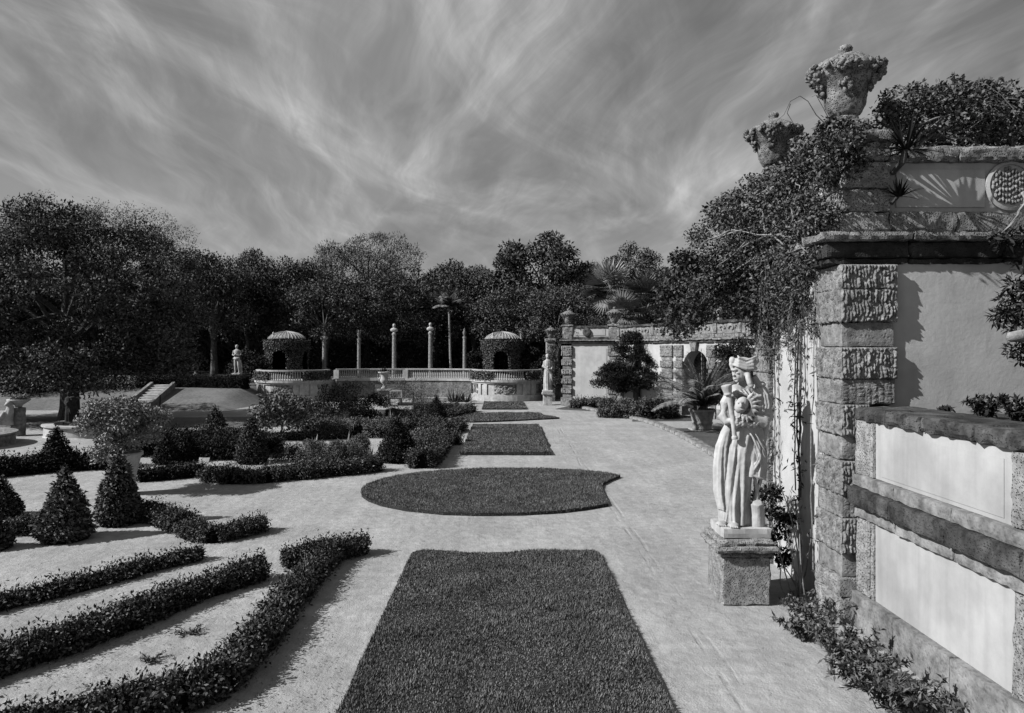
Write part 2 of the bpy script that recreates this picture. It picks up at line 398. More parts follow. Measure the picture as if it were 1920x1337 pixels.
def rsheet(name, x0, x1, ys, zs, label, nx=60, amp=.05, mat='lawn', seed=3, taper=0):
    X = np.linspace(x0, x1, nx); ys = np.interp(np.linspace(0, 1, 16), np.linspace(0, 1, len(ys)), ys); zs = np.interp(np.linspace(0, 1, 16), np.linspace(0, 1, len(zs)), zs)
    Vx, Vy = np.meshgrid(X, ys); Vz = np.broadcast_to(np.array(zs)[:, None], Vx.shape).copy()
    P = np.stack([Vx, Vy, Vz], 2); P[1:, :, 2] += amp*(.6+fbm(P[1:], .35, seed)); m = len(ys)
    if taper: P[:, :, 2] = -.04+(P[:, :, 2]+.04)*np.clip((x1-P[:, :, 0])/taper, 0, 1)
    i, j = np.meshgrid(np.arange(m-1), np.arange(nx-1), indexing='ij'); k = (i*nx+j).ravel()
    o = mobj(name, fast_mesh(name, P.reshape(-1, 3), np.stack([k, k+1, k+1+nx, k+nx], 1)), MT[mat], smooth=True); return tag(o, label, kind='structure')
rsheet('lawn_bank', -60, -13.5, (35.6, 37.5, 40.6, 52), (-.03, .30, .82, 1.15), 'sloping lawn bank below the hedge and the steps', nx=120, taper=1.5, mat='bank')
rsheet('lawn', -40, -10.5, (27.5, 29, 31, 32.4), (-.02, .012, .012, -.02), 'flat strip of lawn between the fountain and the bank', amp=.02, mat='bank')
tr = MB().add(*box(-75, 40, 52.2, 140, -.5, 1.15)); tag(tr.build('terrace', MT['soil']), 'raised wooded terrace behind the balustrade', kind='structure')
tr = MB().add(*box(-12.8, 3.0, 45.4, 52.1, -.5, 1.18)); tag(tr.build('terrace_walk', MT['sand']), 'raised walk behind the balustrade', kind='structure')
# right-hand beds inside the kerb
lawn_sheet('lawn', [G(1185, 790, .012), G(1190, 774, .012), G(1250, 771, .012), G(1300, 782, .012), G(1302, 789, .012)], 'small curved lawn inside the stone kerb')
lawn_sheet('lawn', [G(1255, 803, .012), G(1330, 803, .012), G(1420, 812, .012), G(1500, 860, .012), G(1400, 870, .012)], 'lawn around the potted cycad behind the kerb')
lawn_sheet('lawn', [G(1040, 767, .012), G(1075, 759, .012), G(1140, 756, .012), G(1240, 760, .012), G(1140, 772, .012)], 'narrow lawn at the foot of the far wall')

# ------------------------------------------------------------------ plants: generators
def foliage(name, V, Fc, mat, parent): return mobj(name, fast_mesh(name, V, Fc), MT[mat], parent)
def hedge_mesh(path, wd, h, leaf, dens, seed, amp=.05, stray=.3):
    """clipped low hedge along a ground polyline (local coords)"""
    r = rng(seed); P = np.array(path, float)[:, :2]; seg = np.diff(P, axis=0); sl_ = np.linalg.norm(seg, axis=1); cum = np.r_[0, np.cumsum(sl_)]; Lt = cum[-1]
    per = 2*h+wd; n = int(dens*per*(Lt+wd))
    s = r.uniform(-wd*.45, Lt+wd*.45, n); k = np.clip(np.searchsorted(cum, s)-1, 0, len(seg)-1)
    T = seg/sl_[:, None]; Tk = T[k]; base = P[k]+Tk*(s-cum[k])[:, None]; Nk = np.stack([-Tk[:, 1], Tk[:, 0]], 1)
    over = np.maximum(np.maximum(-s, s-Lt), 0); shrink = np.sqrt(np.clip(1-(over/(wd*.5))**2, .05, 1))
    t = r.uniform(0, per, n)
    a = np.where(t < h, -wd/2, np.where(t < h+wd, t-h-wd/2, wd/2)); z = np.where(t < h, t, np.where(t < h+wd, h, per-t))
    ca = np.clip(np.abs(a)/(wd/2), 0, 1); zr = z/h
    z = np.where((t >= h) & (t < h+wd), h*(1-.18*ca**4), z); a = a*np.where(zr > .8, 1-.12*(zr-.8)/.2, 1)
    On = np.zeros((n, 3)); side = (t < h) | (t >= h+wd)
    On[:, :2] = Nk*np.sign(a)[:, None]*np.where(side, 1, .25*ca)[:, None]; On[:, 2] = np.where(side, .35, 1); On = unit(On)
    C = np.c_[base+Nk*(a*shrink)[:, None], z]
    d = amp*(fbm(C, 2.6, seed, 3)+.7*vnoise(C, 9, seed+7))+r.normal(0, .012, n)+np.where(r.random(n) < stray, r.random(n)**2*leaf*2.6, 0)-r.random(n)**2*leaf
    C = C+On*d[:, None]; C[:, 2] = np.maximum(C[:, 2], .005)
    D = unit(On*.4+rdir(r, n)*1.0+np.array([0, 0, .1])); Nn = unit(On*.6+rdir(r, n)*.8+np.array([0, 0, .45]))
    LV = leafset(C, D, Nn, leaf*r.uniform(.6, 1.25, n), leaf*r.uniform(.35, .55, n))
    # solid dark core added inside the leaves to block light
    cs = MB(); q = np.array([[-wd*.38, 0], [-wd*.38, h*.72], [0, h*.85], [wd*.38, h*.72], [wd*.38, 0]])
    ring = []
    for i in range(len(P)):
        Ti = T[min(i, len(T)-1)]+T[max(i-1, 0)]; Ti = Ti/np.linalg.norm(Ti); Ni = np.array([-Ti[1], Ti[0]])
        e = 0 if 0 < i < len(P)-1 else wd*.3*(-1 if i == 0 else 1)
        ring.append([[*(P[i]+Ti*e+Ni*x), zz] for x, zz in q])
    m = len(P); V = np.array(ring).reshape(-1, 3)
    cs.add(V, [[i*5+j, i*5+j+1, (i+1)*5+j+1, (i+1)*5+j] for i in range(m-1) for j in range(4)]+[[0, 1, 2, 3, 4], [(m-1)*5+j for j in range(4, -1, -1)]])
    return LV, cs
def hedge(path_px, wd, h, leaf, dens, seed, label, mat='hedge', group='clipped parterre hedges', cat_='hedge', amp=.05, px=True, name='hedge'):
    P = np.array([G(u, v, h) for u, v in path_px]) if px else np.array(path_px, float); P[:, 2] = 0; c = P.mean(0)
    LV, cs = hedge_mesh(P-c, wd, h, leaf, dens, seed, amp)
    t = thing(name, label, cat_, c, group); foliage('foliage', *LV, mat, t); cs.build('dark_core', MT['core'], t); return t  # second part is the solid light-blocking core
def cone_mesh(rad, h, leaf, n, seed, power=1.25, amp=.1, n0=0.0):
    r = rng(seed); t = 1-np.sqrt(r.random(n))*1.0; t = np.clip(t+r.normal(0, .02, n), 0.0, 1)
    az = r.uniform(0, 2*np.pi, n); rr = rad*(1-t**power)*(1-.25*np.exp(-((t)/.06)**2))
    C = np.stack([np.cos(az)*rr, np.sin(az)*rr, t*h*.98+.02], 1); On = unit(np.stack([np.cos(az), np.sin(az), np.full(n, rad/h)], 1))
    C = C+On*(amp*rad*fbm(C, 2.2/rad, seed)+r.normal(0, .05*rad, n)-r.random(n)**2*leaf)[:, None]; C[:, 2] = np.maximum(C[:, 2], .01)
    D = unit(On*.6+rdir(r, n)*.8+np.array([0, 0, -.1])); Nn = unit(On*.8+rdir(r, n)*.7+np.array([0, 0, .3]))
    LV = leafset(C, D, Nn, leaf*r.uniform(.6, 1.3, n), leaf*r.uniform(.35, .6, n))
    tt = np.linspace(0, .97, 7); cs = MB().add(*lathe([(rad*.8*(1-a**power)+.005, a*h*.94) for a in tt], 12)); return LV, cs  # dark solid core added under the leaves to stop light
def cone(u, vb, vt, hw, leaf, n, seed, label, mat='leaf', power=1.25, group='clipped cone shrubs'):
    c = G(u, vb); rad = hw*c[1]/F; c = c+np.array([0, rad*.8, 0]); hgt = H-(vt-VV)*c[1]/F; c[0] = (u-VU)*c[1]/F
    LV, cs = cone_mesh(rad, hgt, leaf, n, seed, power)
    t = thing('cone_shrub', label, 'shrub', c, group); foliage('foliage', *LV, mat, t); cs.build('dark_core', MT['core'], t); return t  # leaves over their added black core
def clump_crown(centers, radii, n_per, leaf, seed, flat=.75, up=.35, asp=.5, droop=0.0):
    """leaves spread through the shells of many small clumps"""
    r = rng(seed); k = len(centers); radii = np.asarray(radii, float); w_ = radii**2/np.sum(radii**2); idx = r.choice(k, int(n_per*k), p=w_); n = len(idx)
    d = rdir(r, n); d[:, 2] = np.where(r.random(n) < up, np.abs(d[:, 2]), d[:, 2]); q = r.random(n)**.45
    C = centers[idx]+d*(radii[idx]*q)[:, None]*np.array([1, 1, flat]); On = unit(d*np.array([1, 1, 1/flat]))
    D = unit(On*.5+rdir(r, n)*.9+np.array([0, 0, -droop])); Nn = unit(On*.6+rdir(r, n)*.7+np.array([0, 0, .5]))
    return leafset(C, D, Nn, leaf*r.uniform(.6, 1.3, n), leaf*asp*r.uniform(.7, 1.2, n))
def limbs(base, fork, centers, r0, seed, nmax=14, trunk_bend=.06):
    r = rng(seed); base = np.array(base, float); fork = np.array(fork, float); mb = MB()
    ts = np.linspace(0, 1, 8)[:, None]; pts = base+(fork-base)*ts; ln = np.linalg.norm(fork-base); pts[1:-1, :2] += r.normal(0, trunk_bend*ln*.4, (6, 2))
    mb.add(*tube(pts, np.linspace(r0*1.35, r0*.72, 8), 8)); lb = MB()
    for c in centers[r.permutation(len(centers))[:nmax]]:
        t = r.uniform(.55, 1.0); s = base+(fork-base)*t; m = (s+c)/2+r.normal(0, .08, 3)*np.linalg.norm(c-s)+np.array([0, 0, .12*np.linalg.norm(c-s)])
        q = np.linspace(0, 1, 6)[:, None]; B = (1-q)**2*s+2*q*(1-q)*m+q*q*c
        lb.add(*tube(B, np.linspace(r0*.42, r0*.06, 6), 5))
    return mb, lb
def envelope(n, rx, ry, rz, seed, zc=0.0, shell=.55, low=-.75):
    r = rng(seed); d = rdir(r, n*3); d = d[d[:, 2] > low][:n]; q = shell+(1-shell)*r.random(len(d))**.6
    return d*q[:, None]*np.array([rx, ry, rz])+np.array([0, 0, zc])
def tree_proto(rx, rz, trunk_h, nclump, nleaf, leaf, seed, clump=(.22, .38), flat=.7, shell=.5, low=-.7, r0=.2, asp=.5, droop=0.0):
    c = envelope(nclump, rx, rx, rz, seed, trunk_h+rz*.75, shell, low); r = rng(seed+1)
    rad = rx*r.uniform(*clump, len(c)); LV = clump_crown(c, rad, nleaf/len(c), leaf, seed+2, flat, asp=asp, droop=droop)
    tb, lb = limbs((0, 0, -.2), (0, 0, trunk_h+rz*.5), c, r0, seed+3)
    return fast_mesh('crown', *LV), tb.mesh('trunk'), lb.mesh('limbs')
def put_tree(proto, loc, s, rz, label, mats=('leaff', 'bark'), group=None, name='tree'):
    t = thing(name, label, 'tree', loc, group); t.rotation_euler[2] = rz; t.scale = s if hasattr(s, '__len__') else (s, s, s)
    a = mobj('crown', proto[0], MT[mats[0]], t); b = mobj('trunk', proto[1], MT[mats[1]], t); mobj('limbs', proto[2], MT[mats[1]], b); return t
#PLANTS
# ------------------------------------------------------------------ masonry helpers
def vermic(U, Vv, seed, cw=.036, sh=.15):
    """icicle-like rustication height 0..1 on surface coordinates U (across) and Vv (up)"""
    P = np.stack([U, Vv, 0*U], -1); x = (U+.016*vnoise(P, 8, seed)+.006*vnoise(P, 30, seed+1))/cw+seed*3.1
    ci = np.floor(x); f = x-ci; hsh = np.sin(ci*127.1+seed*311.7)*43758.5453; hsh = hsh-np.floor(hsh)
    z = (Vv+.03*vnoise(P, 10, seed+5))/(sh*(.5+1.0*hsh))+hsh*5; zi = np.floor(z); g_ = z-zi
    h2 = np.sin(ci*12.9+zi*78.2+seed)*43758.5; h2 = h2-np.floor(h2)
    a = np.clip(1.15-np.abs(2*f-1)**2*1.5, 0, 1); b_ = np.clip(1.1-np.abs(2*g_-1)**4*1.3, 0, 1)
    return a**.8*b_*(.30+.70*h2)*(.8+.4*vnoise(P, 45, seed+9))
def sheet(o, du, dv, dn, wu, hv, res, seed, hgt=.026, sink=.012, **k):
    """displaced stone face on the rectangle o + s*du + t*dv, bulging along dn"""
    nu, nv = max(4, int(wu/res)), max(4, int(hv/res)); s, t = np.meshgrid(np.linspace(0, 1, nu+1), np.linspace(0, 1, nv+1), indexing='ij')
    d = vermic(s*wu, t*hv, seed, **k)*hgt; e = np.minimum(np.minimum(s, 1-s)*wu, np.minimum(t, 1-t)*hv)/.018; e = np.clip(e, 0, 1)
    d = d*e-sink*(e <= 0)
    o, du, dv, dn = map(lambda q: np.array(q, float), (o, du, dv, dn))
    V = o+(s*wu)[..., None]*du+(t*hv)[..., None]*dv+d[..., None]*dn
    drip = np.abs(vnoise(np.stack([s*wu, 0*s, 0*s], -1), 22, seed+4))*.035*np.clip(1-t*hv/.05, 0, 1)*((s > 0) & (s < 1)); V = V-drip[..., None]*dv
    i, j = np.meshgrid(np.arange(nu), np.arange(nv), indexing='ij'); k_ = (i*(nv+1)+j).ravel()
    return V.reshape(-1, 3), np.stack([k_, k_+nv+1, k_+nv+2, k_+1], 1)
def rust_block(name, x0, x1, y0, y1, z0, z1, parent, seed, res=.009, hgt=.040, mat='rust', **k):
    mb = MB().add(*rough_box(x0, x1, y0, y1, z0, z1, .08, .004, .014, seed))
    mb.add(*sheet((x0, y0, z0), (1, 0, 0), (0, 0, 1), (0, -1, 0), x1-x0, z1-z0, res, seed, hgt, **k))
    mb.add(*sheet((x0, y1, z0), (0, -1, 0), (0, 0, 1), (-1, 0, 0), y1-y0, z1-z0, res, seed+1, hgt*.7, **k))
    return mb.build(name, MT[mat], parent)
def stone(name, b, mat, parent, **k): return MB().add(*rough_box(*b, **k)).build(name, MT[mat], parent)
def flat(name, b, mat, parent): return MB().add(*box(*b)).build(name, MT[mat], parent)

# ------------------------------------------------------------------ the tall wall on the right
pav = thing('garden_wall', 'tall stuccoed garden wall with rusticated corner piers and parapet, overgrown with vines', 'wall', (3.7, 7.9, 0))
PO = np.array([3.7, 7.9, 0.0])
def inpav(o): o.location = tuple(-PO); return o
YW = 7.92
inpav(flat('stucco_wall', (4.25, 10.5, YW, 8.35, 2.0, 3.97), 'stucco', pav))
inpav(flat('side_stucco', (3.775, 4.25, 8.36, 10.7, 0, 3.97), 'stucco', pav))
zs = [(3.68, 3.945, 1), (3.32, 3.675, 1), (3.04, 3.315, 0), (2.69, 3.035, 1), (2.41, 2.685, 2), (2.07, 2.405, 1), (1.79, 2.065, 0), (1.42, 1.785, 1), (1.16, 1.415, 2), (.78, 1.155, 1), (.50, .775, 0), (.30, .495, 3), (0, .295, 3)]
for yb, first in ((7.87, True), (10.08, False)):
    for k, (z0, z1, kind) in enumerate(zs):
        low = z1 < 2.41; x1 = 4.28 if not low else 4.0
        dd = {0: 0, 1: .03, 2: .012, 3: .045}[kind]
        b = (3.71-dd, x1+(dd if not low else 0), yb-dd, yb+.57+dd*.5, z0, z1)
        if kind == 1: inpav(rust_block('quoin_stone', *b, pav, 40+k*7+(0 if first else 200), res=.009 if first else .014))
        elif kind == 2: inpav(rust_block('quoin_stone', *b, pav, 41+k*7, res=.012, hgt=.012, sh=.03, cw=.08))
        else: inpav(stone('quoin_stone', b, 'smooth' if kind == 0 else 'coral_light', pav, seg=.05, amp=.005, rnd=.012))
# cornice: bed mould, frieze and slab, in lengths
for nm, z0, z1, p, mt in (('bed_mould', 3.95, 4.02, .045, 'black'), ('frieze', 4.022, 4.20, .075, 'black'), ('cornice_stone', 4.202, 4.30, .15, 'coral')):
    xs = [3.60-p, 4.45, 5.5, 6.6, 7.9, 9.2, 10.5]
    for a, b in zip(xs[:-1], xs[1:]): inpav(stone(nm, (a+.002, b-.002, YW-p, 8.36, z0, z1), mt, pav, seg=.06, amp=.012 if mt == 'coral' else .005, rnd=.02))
    ys = [8.362, 9.2, 10.0, 10.85]
    for a, b in zip(ys[:-1], ys[1:]): inpav(stone(nm, (3.66-p, 4.3, a+.002, b-.002, z0, z1), 'coral' if nm != 'frieze' else 'rust', pav, seg=.07, amp=.010, rnd=.02))
# parapet
for yb in (7.93, 10.12):
    for z0, z1 in ((4.302, 4.54), (4.542, 4.80), (4.802, 5.10), (5.102, 5.32)): inpav(stone('parapet_pier_stone', (3.74, 4.28, yb, yb+.55, z0, z1), 'coral_light', pav, seg=.05, amp=.009, rnd=.018))
    inpav(stone('pier_cap', (3.68, 4.34, yb-.05, yb+.60, 5.322, 5.45), 'coral', pav, seg=.05, amp=.014, rnd=.03))
    inpav(stone('urn_block', (3.72, 4.10, yb+.05, yb+.43, 5.452, 5.60), 'coral', pav, seg=.05, amp=.012, rnd=.03))
for k, (a, b) in enumerate(((4.282, 5.02), (5.024, 5.95), (5.954, 7.2), (7.204, 8.5), (8.504, 10.5))):
    inpav(stone('parapet_base_stone', (a, b, 7.95, 8.4, 4.302, 4.545), 'coral', pav, seg=.04, amp=.012, rnd=.015))
    inpav(stone('parapet_coping', (a, b, 7.90, 8.45, 5.095, 5.27), 'coral', pav, seg=.045, amp=.020, rnd=.03))
inpav(flat('parapet_field', (4.281, 10.5, 8.0, 8.38, 4.54, 5.10), 'panel', pav))
for a, b in ((4.33, 5.36), (5.92, 7.3)):
    inpav(flat('raised_panel', (a+.04, b, 7.982, 8.02, 4.60, 5.02), 'panel', pav))
V, Fc = lathe([(.275, 0), (.275, .03), (.24, .042), (.235, .02), (.001, .02)], 40); V = V[:, [0, 2, 1]]*np.array([1, -1, 1])+np.array([5.64, 8.0, 4.835])
rd = inpav(MB().add(V, [f[::-1] for f in Fc]).build('roundel', MT['panel'], pav))
r = rng(5); peb = MB(); ii = 0
for gx in np.arange(-.2, .21, .036):
    off = r.uniform(0, .06)
    for gz in np.arange(-.24, .24, .058):
        x, z = gx+r.normal(0, .004), gz+off+r.normal(0, .006)
        if x*x+z*z < .205**2: peb.add(*ellipsoid((5.64+x, 7.972, 4.835+z), (.0175, .03, r.uniform(.022, .034)), 8, 6))
o = peb.build('pebble_inlay', MT['rust'], rd, True); o['kind'] = 'stuff'
inpav(flat('side_parapet', (3.79, 4.2, 8.49, 10.12, 4.302, 5.1), 'stucco', pav))
for a, b in ((8.49, 9.3), (9.304, 10.115)): inpav(stone('side_coping', (3.74, 4.25, a, b, 5.102, 5.27), 'coral', pav, seg=.06, amp=.015, rnd=.025))

# ------------------------------------------------------------------ low wall running towards the camera
lw = thing('low_wall', 'low panelled garden wall with mossy coping and a stone slab band, running towards the viewer', 'wall', (4.0, 6.0, 0)); LO = np.array([4.0, 6.0, 0.])
def inlw(o): o.location = tuple(-LO); return o
inlw(flat('wall_core', (3.90, 4.46, 4.2, 7.83, 0, 2.24), 'stucco', lw))
ys = [4.2, 5.2, 6.1, 7.0, 7.83]
for a, b in zip(ys[:-1], ys[1:]):
    inlw(stone('plinth_stone', (3.79, 3.95, a+.001, b-.001, 0, .38), 'smooth', lw, seg=.05, amp=.005, rnd=.006))
    inlw(stone('under_band', (3.815, 3.95, a+.001, b-.001, 1.20, 1.335), 'smooth', lw, seg=.05, amp=.005, rnd=.01))
    inlw(stone('slab', (3.74, 3.97, a+.002, b-.002, 1.338, 1.53), 'dark', lw, seg=.04, amp=.004, rnd=.010))
    inlw(stone('upper_band', (3.80, 3.95, a+.001, b-.001, 1.532, 1.66), 'smooth', lw, seg=.05, amp=.005, rnd=.008))
for a, b in ((4.2, 5.0), (5.004, 5.85), (5.855, 6.6), (6.605, 7.2), (7.205, 7.83)):
    inlw(stone('coping_stone', (3.815, 4.50, a, b, 2.245, 2.385), 'dark', lw, seg=.045, amp=.008, rnd=.02))
for a, b in ((7.46, 7.84), (5.05, 5.42)):
    inlw(stone('pilaster_stone', (3.845, 3.95, a, b, .382, 1.198), 'coral_light', lw, seg=.05, amp=.006, rnd=.01))
    inlw(rust_block('pilaster_stone', 3.82, 3.95, a+.06, b-.08, .40, 1.18, lw, 61, res=.012, hgt=.02, mat='coral_light', sh=.16))
    inlw(stone('pilaster_stone', (3.835, 3.95, a, b, 1.662, 2.243), 'coral_light', lw, seg=.05, amp=.006, rnd=.012))
for a, b in ((5.42, 7.46), (4.2, 5.05)):
    inlw(flat('panel', (3.868, 3.93, a, b, .382, 1.198), 'panel', lw))
    p_ = inlw(flat('panel', (3.872, 3.93, a, b, 1.662, 2.243), 'panel', lw))
    MB().add(*box(3.866, 3.90, a+.12, b-.12, 1.70, 2.16)).build('inner_panel', MT['panel'], p_)
pl = flat('planting_bed', (4.51, 10.5, 4.2, 7.9, 0, 2.30), 'soil', None); tag(pl, 'raised bed of dark soil behind the low wall', kind='structure')

# ------------------------------------------------------------------ urns
def urn_meshes(detail=1.0):
    prof = [(.10, 0), (.14, .012), (.14, .05), (.10, .07), (.15, .09), (.185, .14), (.21, .22), (.225, .30), (.245, .37), (.29, .43), (.345, .49), (.38, .545), (.375, .59), (.33, .63), (.27, .67), (.20, .715), (.13, .75), (.075, .77)]
    q = np.array(prof); zz = np.linspace(0, .77, int(60*detail)); rr = np.interp(zz, q[:, 1], q[:, 0]); V, Fc = lathe(np.stack([rr, zz], 1), int(56*detail))
    d = unit(V*np.array([1, 1, .2])); am = np.where((V[:, 2] > .40), .030, .012); V = V+d*(am*fbm(V, 9, 3, 3)+.010*vnoise(V, 38, 9))[:, None]
    b = MB().add(V, Fc).mesh('body'); k = MB(); V, Fc = lathe([(.07, .765), (.045, .785), (.07, .805), (.078, .83), (.065, .86), (.03, .88), (.004, .885)], 16); V = V+.006*np.stack([vnoise(V, 40, s) for s in (1, 2, 3)], 1); k.add(V, Fc)
    r = rng(8); g_ = MB()
    for c0 in (.5, 1.75, 3.0, 4.15, 5.35):
        for s in range(int(34*detail)):
            h_ = .60-.30*r.random()**1.2; a = c0+r.normal(0, .17)*(h_/.5); rr0 = np.interp(h_, q[:, 1], q[:, 0])+.016+.02*r.random()
            g_.add(*ellipsoid((math.cos(a)*rr0, math.sin(a)*rr0, h_), tuple(r.uniform(.018, .04, 3)), 7, 5))
    for s in range(int(70*detail)):
        a = r.uniform(0, 2*np.pi); h_ = r.uniform(.53, .62)-.05*abs(math.sin(a*2.5)); rr0 = np.interp(h_, q[:, 1], q[:, 0])+.008
        g_.add(*ellipsoid((math.cos(a)*rr0, math.sin(a)*rr0, h_), tuple(r.uniform(.016, .045, 3)), 7, 5))
    return b, k.mesh('finial'), g_.mesh('garland')
um = urn_meshes()
def urn(loc, rz, s, label, mat='coral', group='stone urns on the wall'):
    t = thing('stone_urn', label, 'urn', loc, group); t.rotation_euler[2] = rz; t.scale = (s, s, s)
    mobj('body', um[0], MT[mat], t, True); mobj('finial', um[1], MT[mat], t, True); mobj('garland', um[2], MT[mat], t, True)['kind'] = 'stuff'; return t
urn((3.90, 8.19, 5.6), .2, 1.02, 'big coral stone urn with fruit garlands on the near wall corner')
urn((3.90, 10.38, 5.6), 1.3, .98, 'coral stone urn half buried in vines, behind the big near urn')

# ------------------------------------------------------------------ statues
def remeshed(mb, voxel, name, smooth=3):
    me = mb.mesh(name+'_raw'); o = bpy.data.objects.new('tmp', me); COL.objects.link(o)
    m = o.modifiers.new('r', 'REMESH'); m.mode = 'VOXEL'; m.voxel_size = voxel; m.use_smooth_shade = True
    if smooth: s = o.modifiers.new('s', 'SMOOTH'); s.iterations = smooth; s.factor = .5
    dg = bpy.context.evaluated_depsgraph_get(); new = bpy.data.meshes.new_from_object(o.evaluated_get(dg)); new.name = name
    bpy.data.objects.remove(o); bpy.data.meshes.remove(me); return new
def loft(rows, n=64, folds=(), seed=0, yflat=1.0):
    """rows: z, cx, cy, rx, ry, fold amplitude"""
    R = np.array(rows, float); zz = np.linspace(R[0, 0], R[-1, 0], max(24, int((R[-1, 0]-R[0, 0])/.012))); C = [np.interp(zz, R[:, 0], R[:, i]) for i in range(1, 6)]
    a = np.arange(n)*2*np.pi/n; A, Z = np.meshgrid(a, zz); f = 0
    for k, ph, tw, wt in folds:
        x = np.abs(np.sin(.5*(k*A+ph+tw*Z+.7*np.sin(2.3*Z+k)+.5*np.sin(2*A+k)))); f = f+wt*(1.5*x**.8-.9)
    am = C[4][:, None]*f; V = np.stack([C[0][:, None]+(C[2][:, None]+am)*np.cos(A), C[1][:, None]+(C[3][:, None]+am)*np.sin(A), Z], 2).reshape(-1, 3); m = len(zz)
    Fc = [[i*n+j, i*n+(j+1) % n, (i+1)*n+(j+1) % n, (i+1)*n+j] for i in range(m-1) for j in range(n)]+[list(range(n))[::-1], [(m-1)*n+j for j in range(n)]]
    return V, Fc
def rotx(a): c, s = math.cos(a), math.sin(a); return np.array([[1, 0, 0], [0, c, -s], [0, s, c]])
def roty(a): c, s = math.cos(a), math.sin(a); return np.array([[c, 0, s], [0, 1, 0], [-s, 0, c]])
def rotz(a): c, s = math.cos(a), math.sin(a); return np.array([[c, -s, 0], [s, c, 0], [0, 0, 1]])
def statue_near():
    m = MB()
    # long robe with vertical folds
    m.add(*loft([(0, -.07, 0, .165, .16, .038), (.25, -.08, 0, .165, .165, .042), (.55, -.05, 0, .185, .17, .038), (.85, -.02, 0, .205, .175, .030), (1.05, .03, 0, .19, .165, .020), (1.2, .06, 0, .185, .15, .010), (1.4, .07, .01, .195, .145, .008), (1.56, .08, .02, .19, .13, .008), (1.66, .08, .03, .13, .11, .006), (1.72, .06, .02, .07, .07, 0), (1.80, .03, .01, .06, .06, 0)],
                120, ((5, .4, 2.6, .55), (9, 1.5, -2.4, .45), (16, .2, 1.9, .30), (23, 2.0, -1.0, .15))))
    # broad flat central fold
    for x0, wd_ in ((-.030, .018),):
        m.add(*tube([(x0+.05, -.155, 1.1), (x0+.02, -.185, .8), (x0+.01, -.182, .45), (x0, -.178, .02)], [wd_*.6, wd_, wd_*1.1, wd_*1.2], 10))
    # cloak on the viewer's left, falling from the arm
    m.add(*loft([(.18, -.215, -.01, .045, .10, .022), (.4, -.25, -.01, .055, .11, .026), (.7, -.255, -.02, .06, .11, .024), (.95, -.235, -.03, .06, .10, .016), (1.12, -.19, -.04, .05, .08, .008), (1.22, -.15, -.04, .04, .06, 0)], 48, ((5, .3, .5, 1), (9, 1, -.4, .5))))
    # overfold on the viewer's right with its swinging hem
    m.add(*loft([(.60, .13, -.05, .145, .15, .022), (.64, .135, -.05, .15, .155, .022), (.8, .15, -.03, .135, .15, .018), (1.0, .16, -.01, .12, .15, .014), (1.2, .15, 0, .11, .14, .010), (1.35, .14, 0, .1, .12, 0)], 64, ((6, .9, 1.4, .7), (11, .1, -1.0, .5))))
    Rr = np.array([(0, -.07, .165, .16), (.25, -.08, .175, .165), (.55, -.05, .20, .17), (.85, -.02, .225, .175), (1.05, .03, .205, .165), (1.2, .06, .185, .15), (1.4, .07, .195, .145)])
    def yf(x, z, over):
        c_, rx_, ry_ = (np.interp(z, Rr[:, 0], Rr[:, k]) for k in (1, 2, 3)); y_ = -ry_*math.sqrt(max(.05, 1-((x-c_)/rx_)**2))
        if over: y_ = min(y_, -.05-.15*math.sqrt(max(0, 1-((x-.145)/.15)**2)))
        return y_
    def fold(pts, r_, over=False):
        P = [(cx_*.001737-.3227, 2.09-cy_*.001738) for cx_, cy_ in pts]; q = np.linspace(0, len(P)-1, 14); X = np.interp(q, range(len(P)), [a[0] for a in P]); Z = np.interp(q, range(len(P)), [a[1] for a in P])
        m.add(*tube([(x, yf(x, z, over)-.002, z) for x, z in zip(X, Z)], np.interp(np.linspace(0, 1, 14), [0, .2, .8, 1], [r_*.35, r_*.75, r_*.7, r_*.5]), 8))
    for p, r_ in (([(172, 640), (168, 900), (168, 1190)], .016), ([(208, 700), (212, 950), (205, 1190)], .018), ([(125, 660), (95, 900), (70, 1170)], .015), ([(145, 800), (128, 1000), (105, 1180)], .013), ([(190, 510), (190, 620), (200, 760)], .013), ([(100, 620), (85, 760), (80, 900)], .014), ([(225, 900), (235, 1000), (232, 1120)], .014), ([(275, 880), (285, 980), (272, 1040)], .02), ([(310, 880), (300, 960), (285, 1010)], .014)): fold(p, r_)
    for p, r_ in (([(215, 540), (255, 620), (295, 720), (250, 800), (195, 860)], .020), ([(255, 560), (320, 670), (345, 760), (335, 862)], .020), ([(275, 700), (290, 780), (280, 860)], .014), ([(235, 760), (245, 820), (235, 862)], .014), ([(195, 862), (225, 840), (265, 855), (300, 870), (338, 868)], .020), ([(310, 600), (350, 700), (352, 830)], .016), ([(240, 640), (270, 730), (230, 810)], .010)): fold(p, r_, True)
    # shawl round the shoulders and the wide sleeve
    m.add(*ellipsoid((.20, .02, 1.60), (.13, .13, .13))); m.add(*ellipsoid((-.04, .0, 1.60), (.12, .12, .10)))
    m.add(*tube([(.24, .02, 1.64), (.30, -.02, 1.48), (.285, -.08, 1.32), (.22, -.16, 1.26), (.10, -.19, 1.32)], [.085, .092, .10, .082, .045], 14))
    m.add(*tube([(.30, .05, 1.5), (.31, .02, 1.3), (.29, .0, 1.1), (.27, 0, .9)], [.06, .07, .05, .03], 10))
    for zq in (1.56, 1.50, 1.43, 1.36): m.add(*tube([(-.05, -.12, zq-.06), (.08, -.16, zq-.02), (.2, -.13, zq), (.3, -.04, zq+.03)], [.012, .02, .022, .016], 8))
